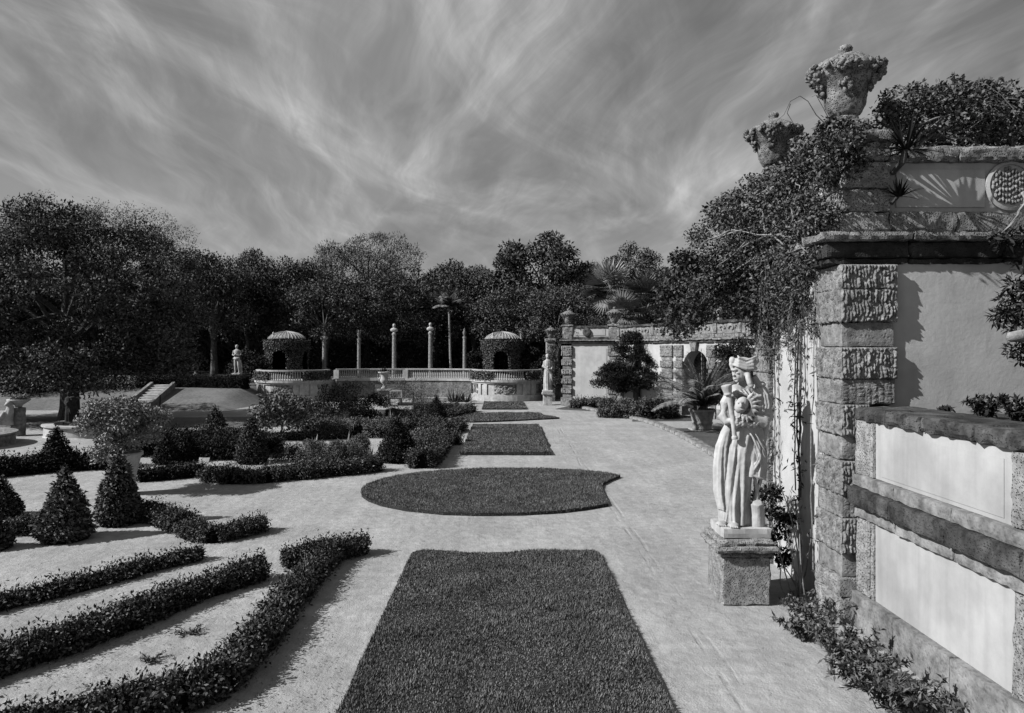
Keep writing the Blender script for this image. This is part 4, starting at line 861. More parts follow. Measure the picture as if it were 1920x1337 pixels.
for k, (u, vt, lb) in enumerate(((605, 623, 'leftmost stone column, carrying a bust'), (670, 617, 'dim slender column second from left, carrying a worn finial'), (736, 608, 'middle stone column, carrying a bust'), (804, 606, 'tall stone column carrying a bust, left of the small palm'), (868, 614, 'rightmost slender column with a pointed finial, beside the right pavilion'))):
    y = 48.2; x = (u+3-VU)*y/F; top = H-(vt-VV)*y/F; t = thing('column', lb, 'column', (x, y, 1.18), 'columns on the terrace'); zt = top-1.18-.62
    s = mobj('shaft', col_me, MT['coral_light' if k != 1 else 'coral'], t, True); s.scale = (.58 if k in (1, 4) else .68, .58 if k in (1, 4) else .68, zt/2.74)
    b = mobj('bust' if k not in (1, 4) else 'finial', bust_me if k not in (1, 4) else vz, MT['white' if k != 1 else 'coral'], t, True); b.location = (0, 0, zt)
    if k not in (1, 4): b.scale = (1.2, 1.2, 1.05)
# steps on the left bank
stp = thing('steps', 'flight of pale stone steps with side walls up the lawn bank', 'steps', (-18.5, 35.7, 0))
for k in range(10):
    stone('step', (-.52-k*.085, .52-k*.085, k*.48, k*.48+.52, 0 if k == 0 else k*.105-.12, .12+k*.105), 'white', stp, seg=.2, amp=.008, rnd=.015)
for sg in (-1, 1):
    V = [[sg*.54, -.2, 0], [sg*.70, -.2, 0], [sg*.70, -.2, .20], [sg*.54, -.2, .20], [sg*.54-.85, 4.7, 0], [sg*.70-.85, 4.7, 0], [sg*.70-.85, 4.7, 1.22], [sg*.54-.85, 4.7, 1.22]]
    MB().add(V, [[0, 1, 2, 3], [7, 6, 5, 4], [0, 4, 5, 1], [1, 5, 6, 2], [2, 6, 7, 3], [3, 7, 4, 0]]).build('side_wall', MT['smooth'], stp)
t = thing('sign_post', 'thin dark post at the right foot of the steps', 'post', tuple(W(300, 762, 36.2)*np.array([1, 1, 0]))); MB().add(*tube([(0, 0, 0), (0, 0, .75)], .035, 6)).build('post', MT['metal'], t)
# kerb
kp = np.array([(3.9, 37.5), (4.7, 34.4), (5.6, 31.8), (6.12, 28.4), (6.2, 24.6), (6.02, 20.6), (5.75, 17.0), (5.4, 13.8)]); kb = thing('kerb', 'curved kerb of pale stone blocks along the right of the walk', 'kerb', (6, 25, 0))
tt = np.linspace(0, 7, 36); kx_, ky_ = np.interp(tt, range(8), kp[:, 0]), np.interp(tt, range(8), kp[:, 1])
sm = lambda q: np.convolve(np.r_[q[0], q, q[-1]], [.25, .5, .25], 'valid')
for _ in range(4): kx_, ky_ = sm(kx_), sm(ky_)
for k in range(35):
    a, b = np.array([kx_[k], ky_[k]]), np.array([kx_[k+1], ky_[k+1]]); d = b-a; l_ = np.linalg.norm(d)
    o = stone('kerb_stone', (.012, l_-.012, -.17, .17, 0, .12), 'smooth', kb, seg=.09, amp=.010, rnd=.02); o.location = (a[0]-6, a[1]-25, 0); o.rotation_euler[2] = math.atan2(d[1], d[0])
# vase on its pedestal, bench, slabs, signs
c = G(719, 761); vp = thing('pedestal', 'square pale pedestal under the two handled vase', 'pedestal', (c[0], c[1]+.25, 0)); stone('shaft', (-.26, .26, -.26, .26, .12, .80), 'white', vp, seg=.12, amp=.008, rnd=.02); stone('base', (-.34, .34, -.34, .34, 0, .118), 'white', vp, seg=.12, amp=.008, rnd=.02); stone('cap', (-.36, .36, -.36, .36, .802, .90), 'white', vp, seg=.12, amp=.008, rnd=.02)
va = thing('stone_vase', 'pale two handled stone vase on the pedestal in mid garden', 'vase', (c[0], c[1]+.25, .90)); MB().add(*lathe([(.17, 0), (.17, .06), (.10, .14), (.06, .22), (.10, .28), (.18, .36), (.22, .45), (.21, .52), (.18, .60), (.20, .74), (.24, .84), (.33, .88), (.33, .93), (.27, .94), (.22, .86)], 24)).build('body', MT['white'], va, True)
for sg in (-1, 1): MB().add(*tube([(sg*.18, 0, .36), (sg*.30, 0, .42), (sg*.32, 0, .54), (sg*.24, 0, .60), (sg*.18, 0, .57)], .030, 7)).build('handle', MT['white'], va, True)
def blades(n, ln, wd, seed, spread=1.0, droop=.5, base=(0, 0, 0), rb=.03):
    """sword-shaped leaves radiating from one point"""
    r = rng(seed); Vs, Fs, k = [], [], 0
    for i in range(n):
        az = r.uniform(0, 2*np.pi); el = math.radians(r.uniform(90-75*spread, 82)); L_ = ln*r.uniform(.6, 1.1); d = np.array([math.cos(az)*math.cos(el), math.sin(az)*math.cos(el), math.sin(el)]); s = np.array([-math.sin(az), math.cos(az), 0]); m = 6
        for j in range(m+1):
            q = j/m; p = np.array(base)+np.array([math.cos(az), math.sin(az), 0])*rb+d*L_*q+np.array([0, 0, -droop*L_*q*q*math.cos(el)]); w_ = wd*(.75+.6*q if q < .4 else 1.0*(1-q)/.6)+.0006; up = np.cross(s, d)
            Vs += [p-s*w_+up*w_*.35, p, p+s*w_+up*w_*.35]
        for j in range(m):
            for e in (0, 1): b0 = k+j*3+e; Fs.append([b0, b0+1, b0+4, b0+3])
        k += (m+1)*3
    return np.array(Vs), np.array(Fs)
ag = thing('agave', 'dark spiky plant growing in the two handled vase', 'plant', (c[0], c[1]+.25, 1.80)); foliage('leaves', *blades(26, .5, .025, 5, .9, .4), 'leafd', ag)
c = G(741, 759); bn = thing('bench', 'pale open framed bench beside the vase pedestal', 'bench', (c[0], c[1], 0))
for nm, b in (('post', (-.34, -.28, .22, .28, 0, .72)), ('post', (.28, .34, .22, .28, 0, .72)), ('top_rail', (-.34, .34, .22, .28, .722, .80)), ('seat', (-.34, .34, -.2, .215, .33, .40)), ('leg', (-.33, -.26, -.2, -.13, 0, .328)), ('leg', (.26, .33, -.2, -.13, 0, .328))): flat(nm, b, 'white', bn)
for k, (u0, u1, v, z, lb) in enumerate(((745, 885, 757, .10, 'lower long pale stone edging before the balustrade'), (775, 885, 751, .22, 'upper long pale stone edging before the balustrade'))):
    a, b = G(u0, v+2, 0), G(u1, v+2, 0); e = thing('stone_edging', lb, 'edging', (a[0], a[1], 0)); n = 5; l_ = (b[0]-a[0])/n
    for i in range(n): stone('edging_stone', (i*l_, (i+1)*l_-.01, 0, .5, 0, z+.02), 'white', e, seg=.2, amp=.008, rnd=.02)
c = G(383, 886); sg_ = thing('plant_sign', 'small pale plaque on a short post by the front hedge', 'sign', (c[0], c[1], 0)); MB().add(*tube([(0, 0, 0), (0, 0, .24)], .018, 6)).build('post', MT['coral_light'], sg_); V, Fc = rough_box(-.13, .13, -.012, .012, -.085, .085, .05, .001, .004); V = V@rotx(-.6).T+np.array([0, -.02, .29]); MB().add(V, Fc).build('plaque', MT['signface'], sg_)
# hedge-top statue and vases on the left
c = W(444, 706, 43.0); t = thing('statue', 'pale standing male statue on the terrace left of the ivy pavilion', 'statue', (c[0], 43.0, 1.62)); mobj('figure', nude(1.72), MT['white'], t, True)
sp_ = stone('pedestal', (c[0]-.4, c[0]+.4, 42.7, 43.35, .6, 1.45), 'white', None, seg=.2); tag(sp_, 'low stone block under the male statue on the terrace', 'pedestal')
c = W(367, 703, 44.0); t = thing('stone_vase', 'dim tall stone vase above the dark hedge on the left', 'vase', (c[0], 44.0, 1.2)); MB().add(*lathe([(.28, 0), (.28, .28), (.10, .40), (.06, .50), (.16, .60), (.20, .85), (.28, .98), (.28, 1.03), (.2, 1.0)], 16)).build('body', MT['coral'], t, True)
# fountain basins
def basin(C, r_, z, label, wall='smooth', seed=1, thick=.34):
    t = thing('fountain_basin', label, 'fountain', (C[0], C[1], 0)); MB().add(*lathe([(r_, 0), (r_-.03, .04), (r_-.05, z-.10), (r_-.02, z-.08), (r_+.03, z-.05), (r_+.03, z), (r_-thick, z+.005), (r_-thick, z-.16)], 56)).build('basin_wall', MT[wall], t)
    MB().add(*lathe([(r_-thick+.01, z-.12), (.01, z-.121)], 40)).build('water', MT['water'], t); return t
def hollow_basin(*a, **k): return basin(*a, **k)
basin((-17.45, 22.3), 1.85, .40, 'round stone fountain basin cut by the left picture edge', 'smooth')
basin((-14.75, 25.6), 1.55, .42, 'round stone fountain basin behind the dark cone shrub', 'white')
bsn = thing('planter', 'stone bowl of pale succulents on a square pillar beside the left fountain', 'planter', (-17.15, 25.2, 0)); stone('pillar', (-.17, .17, -.17, .17, 0, 1.0), 'smooth', bsn, seg=.12, amp=.01, rnd=.02); MB().add(*lathe([(.10, 1.0), (.12, 1.06), (.28, 1.18), (.36, 1.24), (.36, 1.28), (.25, 1.27)], 22)).build('bowl', MT['white'], bsn, True)
r = rng(9); cc = np.c_[r.normal(0, .15, (14, 2)), np.full(14, 1.32)]; foliage('succulents', *clump_crown(cc, np.full(14, .12), 40, .10, 10), 'leafl', bsn)
t = thing('statue', 'pale crouching stone beast leaning on the planter pillar', 'statue', (-17.42, 24.95, .40)); m = MB(); m.add(*loft([(0, 0, 0, .26, .16, .02), (.2, .02, 0, .2, .15, .02), (.5, .12, 0, .13, .12, .015), (.66, .16, 0, .10, .10, .0)], 28, ((5, .3, 2, 1),))); m.add(*ellipsoid((.14, -.05, .74), (.11, .13, .11))); m.add(*ellipsoid((.13, -.17, .71), (.06, .07, .05))); m.add(*tube([(.02, -.1, .45), (-.12, -.18, .2), (-.2, -.2, .02)], [.07, .06, .05], 8)); m.add(*tube([(-.2, .02, .1), (-.3, .0, .2), (-.27, 0, .33)], [.09, .05, .03], 8)); mobj('beast', remeshed(m, .02, 'beast', 2), MT['white'], t, True)
t = thing('statue', 'figure coloured black for the tree shade, holding out a bowl in front of the big tree trunk', 'statue', (-15.6, 25.55, .42)); mobj('figure', draped(1.9, 1.10, 2), MT['black'], t, True)  # black stone colour stands for the shade under the tree
# ------------------------------------------------------------------ near parterre hedges
NH = .22
hedge([(30, 1345), (112, 1324), (225, 1301), (337, 1279), (412, 1252), (487, 1174), (544, 1102), (592, 1050), (622, 1022)], .27, NH, .050, 7500, 11, 'long low hedge that bends sharply, nearest the rectangular grass bed', amp=.06)
hedge([(548, 1032), (610, 1022), (672, 1010)], .29, NH, .048, 7500, 12, 'short cross hedge capping the long bent hedge beside the grass bed', amp=.06)
hedge([(-60, 1235), (0, 1215), (120, 1180), (250, 1135), (380, 1085), (478, 1056)], .29, NH, .048, 7500, 13, 'second long straight hedge, between the bent hedge and the thin one', amp=.06)
hedge([(-40, 1127), (0, 1118), (150, 1085), (280, 1050), (368, 1030)], .19, NH-.07, .050, 7500, 14, 'thin straggly low hedge in front of the two leafy cones', amp=.06)
hedge([(-30, 866), (60, 858), (150, 852), (215, 850)], .8, .36, .07, 1900, 18, 'low hedge coloured black for the shade between fountain and sand walk', 'leafk', amp=.1)  # black leaf colour carries the shade lying on this hedge
hedge([(350, 972), (362, 988), (400, 993), (440, 985), (482, 975)], .32, NH-.03, .045, 7500, 15, 'small curved hedge end beside the sand crossing', amp=.06)
hedge([(262, 950), (300, 953), (335, 967)], .34, NH+.02, .048, 6500, 16, 'stubby hedge touching the right of the second leafy cone', amp=.07)
hedge([(40, 975), (75, 972), (120, 967)], .4, NH, .048, 5000, 17, 'low hedge behind the nearest leafy cone at far left', amp=.07)
cone(122, 1022, 870, 50, .075, 4200, 21, 'nearest full leafy cone shrub with glossy leaves', 'leafm', 1.25)
cone(222, 990, 838, 39, .07, 4400, 22, 'leafy cone shrub in front of the big planter pot', 'leafm', 1.6)
cone(2, 975, 893, 36, .07, 2600, 23, 'leafy cone shrub cut by the left picture edge', 'leaf', 1.4)
cone(-12, 1036, 955, 32, .07, 1800, 24, 'low dark shrub at the very left edge before the cones', 'leaf', 1.4)
cone(106, 886, 796, 33, .07, 3000, 25, 'dark cone shrub in front of the fountain', 'leafd', 1.3)
cone(472, 872, 776, 31, .07, 3400, 26, 'tall leafy cone shrub behind the front hedge', 'leaf', 1.7)
cone(745, 870, 776, 38, .06, 5000, 27, 'dense dark cone shrub at the end of the front hedge', 'leafd', 1.5)
cone(818, 792, 739, 23, .06, 3600, 28, 'clipped dark cone farther along the walk, left of the curved bed', 'leafd', 1.15)
cone(404, 806, 760, 22, .08, 1500, 29, 'small pointed shrub near the left path', 'leaf', 1.2)
cone(312, 872, 806, 24, .07, 2000, 30, 'dark pointed shrub right of the pale potted shrub', 'leafd', 1.3)
cone(350, 866, 803, 24, .07, 2000, 31, 'dark pointed shrub behind the plant sign', 'leafd', 1.3)
# middle parterre
MHH = .26
mid = [([(398, 880), (440, 884), (500, 882), (560, 874)], .5, MHH, 'left half of the front clipped hedge of the middle parterre', 'hedge'),
       ([(568, 872), (630, 866), (700, 860)], .5, MHH+.05, 'right half of the front clipped hedge of the middle parterre', 'hedge'),
       ([(275, 880), (320, 876), (362, 872)], .5, MHH, 'dark low hedge left of the plant sign', 'leafd'),
       ([(792, 848), (806, 832), (822, 812)], .75, .38, 'clipped hedge on the right rim of the middle parterre', 'hedge'),
       ([(815, 815), (836, 814), (852, 813)], .5, .34, 'short hedge tongue pointing at the second grass bed', 'hedge'),
       ([(800, 800), (830, 796), (855, 791)], .7, .34, 'upper clipped hedge tongue by the curved far bed', 'hedge'),
       ([(632, 792), (680, 794), (735, 793)], 1.2, .45, 'feathery broad hedge in the centre of the parterre', 'feather'),
       ([(745, 790), (780, 789), (812, 787)], .8, .4, 'dark broad hedge at the foot of the far cone', 'leaf'),
       ([(752, 818), (785, 814), (815, 810)], .7, .3, 'low hedge row behind the dense dark cone', 'feather'),
       ([(500, 814), (560, 812), (640, 810)], .4, .22, 'thin hedge line behind the small lawn', 'leaf'),
       ([(735, 768), (765, 772), (798, 774)], .6, .28, 'far low hedge left of the clipped dark cone', 'leaf'),
       ([(840, 772), (862, 768), (878, 762)], .7, .26, 'far curled hedge end beside the farthest lawn', 'leaf'),
       ([(785, 761), (815, 760), (850, 758)], .6, .25, 'farthest low hedge before the stone edging', 'leaf'),
       ([(385, 812), (410, 814), (432, 812)], .8, .40, 'pair of clipped mounds beside the left path', 'leafm'),
       ([(370, 826), (385, 826), (398, 824)], .6, .25, 'small pale low mound by the left path', 'leafm'),
       ([(270, 818), (350, 812), (440, 822)], 2.6, .45, 'broad dark ground cover behind the pointed shrubs', 'leafd')]
for k, (p, wd_, h_, lb, mt) in enumerate(mid): hedge(p, wd_, h_, .065 if p[0][1] > 840 else .075, 2600 if p[0][1] > 840 else 1700, 40+k, lb, mt, amp=.10)
def bush(loc, rx, rz, nc, nl, leaf, seed, label, mat='leaf', stem=0.0, ry=None, name='shrub', group=None, asp=.5, cl=(.3, .5), core=True):
    c = envelope(nc, rx, ry or rx, rz, seed, stem+rz*(.85 if stem else .6), .5, -.6 if stem else -.95); c[:, 2] = np.maximum(c[:, 2], .12*rz); r = rng(seed); t = thing(name, label, 'shrub' if 'tree' not in name else 'tree', loc, group)
    foliage('foliage', *clump_crown(c, rx*r.uniform(*cl, len(c)), nl/len(c), leaf, seed+1, .8, asp=asp), mat, t)
    tb, lb = limbs((0, 0, 0), (0, 0, stem+rz*.7), c, max(.02, rx*.035), seed+2, 9); b = tb.build('trunk', MT['bark'], t); lb.build('limbs', MT['bark'], b)
    return t
def bush_px(u, vb, vt, hw, nc, nl, leaf, seed, label, mat='leaf', stem=0.0, **k):
    c = G(u, vb); hgt = H-(vt-VV)*c[1]/F; return bush(c, hw*c[1]/F, (hgt-stem)/1.8, nc, nl, leaf, seed, label, mat, stem, **k)
bush_px(527, 824, 742, 50, 26, 3200, .13, 61, 'small broad leaved tree on a thin pale trunk before the left bastion', 'leafm', .35, name='small_tree')
bush_px(592, 808, 752, 38, 22, 3000, .11, 62, 'rounded broad leaved shrub right of the small tree', 'leaf')
bush_px(658, 790, 744, 24, 16, 2000, .11, 63, 'rounded shrub with glossy leaves left of the vase', 'leaf')
bush_px(700, 784, 734, 26, 16, 2400, .10, 64, 'dark bushy shrub hiding the foot of the vase pedestal', 'leafd')
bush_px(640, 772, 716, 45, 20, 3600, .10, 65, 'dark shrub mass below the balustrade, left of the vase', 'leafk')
bush_px(540, 862, 826, 34, 14, 2600, .05, 66, 'dark rounded shrub behind the front hedge, near the tall cone', 'leafd')
for k, (u, vb, vt, hw) in enumerate(((592, 866, 818, 32), (635, 868, 826, 34), (668, 858, 816, 26))):
    bush_px(u, vb, vt, hw, 20, 12000, .06, 67+k, ('left', 'middle', 'right')[k]+' one of three soft feathery shrubs behind the front hedge', 'feather', asp=.3)
bush_px(775, 756, 704, 38, 20, 3600, .14, 71, 'pale wispy shrub in front of the balustrade, right of the vase', 'feather', asp=.15)
bush_px(725, 762, 712, 20, 8, 800, .14, 72, 'thin wispy shrub behind the vase pedestal', 'leaf', asp=.15)
for k, (u, vb, n_, l_) in enumerate(((852, 757, 60, 1.25), (872, 757, 46, 1.1))):
    c = G(u, vb); t = thing('strap_leaf_plant', ('larger', 'smaller')[k]+' clump of strap leaves by the right bastion', 'plant', c); foliage('leaves', *blades(n_, l_, .035, 80+k, .8, .5, rb=.12), 'leaf', t)
for u, v, lb, n_, l_ in ((648, 838, 'agave with pale sword leaves among the feathery shrubs', 12, .5), (735, 795, 'agave with pale sword leaves above the dark cone', 12, .62), (690, 868, 'small agave at the right end of the front hedge', 12, .5), (590, 838, 'thin leaved agave left of the feathery shrubs', 10, .42)):
    c = G(u, v); t = thing('agave', lb, 'plant', c); foliage('leaves', *blades(n_, l_, .032, int(u), .75, .15, rb=.05), 'palm', t)
# pale shrub in its tall pot
c = G(232, 946); c = c+np.array([0, 1.0, 0]); c[0] = (232-VU)*c[1]/F
pt = thing('planter_pot', 'tall pale planter pot behind the second leafy cone', 'pot', c); MB().add(*lathe([(.22, 0), (.24, .05), (.22, .25), (.26, .5), (.33, .78), (.37, .82), (.37, .88), (.32, .88), (.30, .80)], 26)).build('pot_body', MT['white'], pt, True); MB().add(*lathe([(.31, .80), (.01, .81)], 20)).build('pot_soil', MT['soil'], pt)
r = rng(90); cc = envelope(46, .84, .8, .60, 91, .80, .35, -.85); sh = thing('potted_shrub', 'spreading pale leaved shrub overflowing the tall planter pot', 'shrub', (c[0], c[1], .80))
cc[:, 2] -= .25; foliage('foliage', *clump_crown(cc, r.uniform(.17, .30, len(cc)), 420, .065, 92, .8, asp=.55), 'leafl', sh); tb, lb = limbs((0, 0, -.03), (0, 0, .6), cc, .05, 93, 18); b = tb.build('trunk', MT['bark'], sh); lb.build('limbs', MT['bark'], b)
# ------------------------------------------------------------------ right side plants
# topiary-like tiered tree before the far wall
base = G(1190, 768); t = thing('tiered_tree', 'dark tiered evergreen tree standing before the far wall', 'tree', base); r = rng(101); cc = []
for z, R_, n_ in ((1.05, 1.55, 20), (1.45, 1.65, 22), (1.95, 1.35, 16), (2.45, 1.0, 12), (2.95, .75, 9), (3.4, .5, 6), (3.7, .25, 3)):
    a = r.uniform(0, 2*np.pi, n_); q = R_*r.uniform(.35, 1.0, n_); cc.append(np.stack([q*np.cos(a), q*np.sin(a), z+r.normal(0, .10, n_)+.12*q], 1))
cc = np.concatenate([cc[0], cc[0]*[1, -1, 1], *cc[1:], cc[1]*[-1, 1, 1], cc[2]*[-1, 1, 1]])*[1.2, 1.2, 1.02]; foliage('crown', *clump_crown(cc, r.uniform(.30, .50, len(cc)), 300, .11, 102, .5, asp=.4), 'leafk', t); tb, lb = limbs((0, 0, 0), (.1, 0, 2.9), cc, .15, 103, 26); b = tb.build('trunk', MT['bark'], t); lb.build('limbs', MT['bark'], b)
hedge([(1142, 756), (1180, 757), (1215, 758), (1248, 756)], 1.1, .62, .09, 1500, 104, 'flowering shrub row under the dark tiered tree', 'leafm', amp=.22, group='shrub rows at the far wall', name='shrub_row', cat_='shrub')
hedge([(1078, 752), (1105, 751), (1135, 748)], .5, .38, .09, 1100, 105, 'low leafy planting along the foot of the far wall bay', 'leafm', amp=.16, group='shrub rows at the far wall', name='shrub_row', cat_='shrub')
# cycad in a terracotta pot
c = G(1322, 809); c = c+np.array([0, .4, 0]); pb = thing('planter_pot', 'banded terracotta pot holding the arching cycad', 'pot', c)
MB().add(*lathe([(.33, .03), (.36, .04), (.36, .10), (.345, .12), (.36, .24), (.39, .26), (.39, .31), (.37, .33), (.45, .70), (.49, .71), (.49, .80), (.43, .80), (.41, .70)], 28)).build('pot_body', MT['pot'], pb, True); MB().add(*lathe([(.42, .72), (.01, .73)], 20)).build('pot_soil', MT['soil'], pb); flat('foot_slab', (-.42, .42, -.42, .42, 0, .03), 'white', pb)
def frond(az, el, ln, droop, seed, nl=34, ll=.30, lw=.022):
    r = rng(seed); q = np.linspace(0, 1, 14); h = np.array([math.cos(az), math.sin(az), 0]); pts = [np.zeros(3)]; e = el
    for i in range(13): e = e-droop/13; pts.append(pts[-1]+ln/13*(h*math.cos(e)+np.array([0, 0, math.sin(e)])))
    pts = np.array(pts); s = np.array([-math.sin(az), math.cos(az), 0]); t_ = np.linspace(.15, 1, nl); P = np.stack([np.interp(t_, q, pts[:, i]) for i in range(3)], 1); T = unit(np.gradient(P, axis=0)); up = np.cross(T, s)*-1; L_ = ll*np.sin(np.pi*np.clip(t_*.93+.06, 0, 1))**.6*r.uniform(.85, 1.1, nl)+.03
    sets = []
    for sg in (-1, 1): sets.append(leafset(P, unit(s*sg*.8+T*.65-np.array([0, 0, .25])+up*.15), np.tile([0, 0, 1.], (nl, 1))+s*sg*-.3, L_, lw, .1))
    rv = leafset(pts[:-1], pts[1:]-pts[:-1], np.tile([0, 0, 1.], (13, 1)), np.full(13, ln/12.), .035, .3); return cat(sets+[rv])
def cycad(n, ln, seed, nl=34, ll=.3, lw=.022):
    r = rng(seed); return cat([frond(r.uniform(0, 2*np.pi), math.radians(r.uniform(42, 89)), ln*r.uniform(.75, 1.08), r.uniform(.4, 1.35), seed*50+i, nl, ll, lw) for i in range(n)])
cy = thing('cycad', 'arching cycad palm growing from the banded terracotta pot', 'palm', (c[0], c[1], .70)); foliage('fronds', *cycad(74, 2.5, 7, 44, .36, .045), 'palm', cy); MB().add(*lathe([(.16, 0), (.19, .12), (.17, .35), (.06, .5)], 12)).build('trunk', MT['bark'], cy)
bush((9.35, 28.0, 0), 1.1, 1.65, 40, 12000, .11, 111, 'dark leafy shrub rising behind the statue head before the arch wall', 'leafd', .6)
bush((6.5, 31.5, 0), .8, .5, 14, 1800, .11, 112, 'low dark shrub left of the arched doorway', 'leafd')
# palms
def fan_palm(n, R_, seed, nb=22, bl=.9):
    r = rng(seed); sets = []
    for i in range(n):
        az = r.uniform(0, 2*np.pi); el = math.radians(r.uniform(-45, 85)); d = np.array([math.cos(az)*math.cos(el), math.sin(az)*math.cos(el), math.sin(el)]); tip = d*R_*r.uniform(.75, 1.05); s = unit(np.cross(d, [0, 0, 1])+1e-6); up = np.cross(s, d)
        a = np.linspace(-1.25, 1.25, nb); D = np.cos(a)[:, None]*d+np.sin(a)[:, None]*s+np.array([0, 0, -.25])+up*.12*np.abs(a)[:, None]; sets.append(leafset(np.tile(tip*.75, (nb, 1)), D, np.tile(up, (nb, 1)), bl*r.uniform(.85, 1.1, nb)*(1-.2*np.abs(a)), .10, .15))
        sets.append(leafset(np.zeros((1, 3)), tip[None]*.78, up[None], np.linalg.norm(tip)*.78, .05, .1))
    return cat(sets)
for u, v, y, s, lb, sd in ((1143, 545, 43, 1.0, 'large fan palm crown above the far wall', 5), (1205, 560, 45, .9, 'second fan palm crown partly behind vines above the arch wall', 6), (1170, 590, 41, .75, 'low drooping fan palm just above the parapet', 7)):
    c = W(u, v, y); t = thing('fan_palm', lb, 'palm', (c[0], y, 1.0)); o = foliage('crown', *fan_palm(44, 1.25*s, sd, 14, 1.35*s), 'palm', t); o.location = (0, 0, c[2]-1.0); MB().add(*tube([(0, 0, -1.0), (.05, 0, (c[2]-1)*.5), (0, 0, c[2]-1.0)], [.2, .17, .16], 8)).build('trunk', MT['bark'], t)
c = W(842, 580, 50.0); t = thing('slender_palm', 'small palm with a thin pale trunk among the trees above the balustrade', 'palm', (c[0], 50.0, 1.18)); o = foliage('crown', *cycad(34, 1.75, 21, 20, .45, .10), 'palm', t); o.location = (0, 0, c[2]-1.18); MB().add(*tube([(.15, 0, 0), (.08, 0, 1.5), (0, 0, c[2]-1.18)], [.10, .085, .075], 8)).build('trunk', MT['vinebark'], t)
# ------------------------------------------------------------------ vines on the near wall
def inside_poly(q, P):
    c = np.zeros(len(q), bool); n = len(P)
    for i in range(n):
        A, B = P[i], P[(i+1) % n]; c ^= ((A[1] > q[:, 1]) != (B[1] > q[:, 1])) & (q[:, 0] < (B[0]-A[0])*(q[:, 1]-A[1])/(B[1]-A[1]+1e-12)+A[0])
    return c
def vine_mass(poly, dep, n, rad, leafn, leaf, seed, label, mat, root, nb, origin, asp=.6, thick=.35, name='vine', br=.014):
    r = rng(seed); P = np.array(poly, float); q = r.uniform(P.min(0), P.max(0), (n*6, 2)); q = q[inside_poly(q, P)][:n]
    y = np.interp(q[:, 0], dep[0], dep[1])+r.normal(0, thick, len(q)); C = np.stack([(q[:, 0]-VU)*y/F, y, H-(q[:, 1]-VV)*y/F], 1); O = np.array(origin, float)
    t = thing(name, label, 'vine', O); foliage('foliage', *clump_crown(C-O, r.uniform(*rad, len(C)), leafn, leaf, seed+1, .85, asp=asp, droop=.25), mat, t)
    mb = MB()
    for k in range(nb):
        s = np.array(root[k % len(root)])+r.normal(0, .12, 3); e = C[r.integers(len(C))]; m = (s+e)/2+np.array([0, 0, .22*np.linalg.norm(e-s)])+r.normal(0, .1, 3); w_ = np.linspace(0, 1, 9)[:, None]; B = (1-w_)**2*s+2*w_*(1-w_)*m+w_*w_*e+np.r_[np.zeros((1, 3)), r.normal(0, .02, (7, 3)), np.zeros((1, 3))]
        mb.add(*tube(B-O, np.linspace(br, br*.3, 9), 5))
    mb.build('stems', MT['vinebark'], t); return t
roots = [(3.85, 8.6, 5.2), (3.8, 9.3, 5.2), (3.8, 10.1, 5.2), (3.7, 9.0, 4.4), (3.7, 10.2, 4.35)]
vine_mass([(1600, 232), (1560, 238), (1510, 262), (1470, 300), (1430, 330), (1390, 352), (1335, 395), (1300, 440), (1272, 490), (1262, 545), (1300, 560), (1350, 520), (1400, 510), (1440, 520), (1500, 480), (1535, 445), (1560, 420), (1560, 330), (1600, 290)], ((1262, 1400, 1500, 1600), (10.9, 10.3, 9.2, 8.0)), 190, (.08, .24), 120, .052, 131, 'dense vine draped over the wall top between the two near urns', 'leafm', roots, 34, (3.8, 9.3, 5.27))
vine_mass([(1262, 480), (1238, 540), (1228, 600), (1262, 626), (1300, 622), (1345, 588), (1380, 560), (1400, 600), (1440, 640), (1470, 600), (1440, 540), (1380, 500), (1320, 470)], ((1228, 1470), (11.2, 10.2)), 120, (.07, .22), 80, .066, 132, 'large leaved creeper hanging off the wall into the air, left of the near piers', 'leaf', roots[2:], 26, (3.6, 10.4, 4.3), br=.012)
vine_mass([(1430, 500), (1530, 460), (1550, 560), (1535, 640), (1500, 610), (1485, 680), (1462, 620), (1440, 690), (1425, 640)], ((1440, 1545), (10.0, 8.5)), 110, (.05, .15), 60, .05, 133, 'hanging fringe of dry vines under the near cornice on the white side wall', 'leafm', roots[3:], 12, (3.66, 9.2, 4.0), thick=.1, asp=.3)
vine_mass([(1655, 262), (1650, 200), (1700, 168), (1760, 172), (1800, 160), (1860, 172), (1920, 190), (1990, 200), (1990, 275), (1700, 275)], ((1650, 1990), (8.7, 9.0)), 110, (.05, .27), 105, .056, 134, 'leafy bush spilling along the top of the near parapet', 'leafm', [(4.6, 8.6, 5.2), (5.4, 8.7, 5.2), (6.2, 8.7, 5.2)], 26, (5.5, 8.6, 5.27), thick=.2)
vine_mass([(1530, 228), (1600, 232), (1622, 228), (1625, 255), (1620, 300), (1610, 325), (1595, 335), (1560, 350), (1530, 320)], ((1530, 1690), (8.0, 7.95)), 52, (.05, .15), 80, .05, 135, 'vine wrapped round the foot of the big near urn', 'leaf', [(3.9, 8.1, 5.5)], 10, (3.9, 8.15, 5.46), thick=.12)
vine_mass([(1395, 430), (1470, 380), (1530, 360), (1552, 400), (1548, 470), (1530, 500), (1500, 560), (1450, 590), (1400, 560)], ((1395, 1450, 1500, 1552), (10.5, 9.4, 8.6, 7.95)), 120, (.05, .15), 80, .050, 137, 'leafy curtain over the side cornice of the near wall', 'leafm', roots, 20, (3.5, 9.0, 4.3), thick=.08, asp=.5)
vs = thing('hanging_strands', 'long thin strands trailing from the vine over the white side wall', 'vine', (3.66, 9.3, 3.4)); r = rng(139); O = np.array([3.66, 9.3, 3.4]); sets = []; mb = MB()
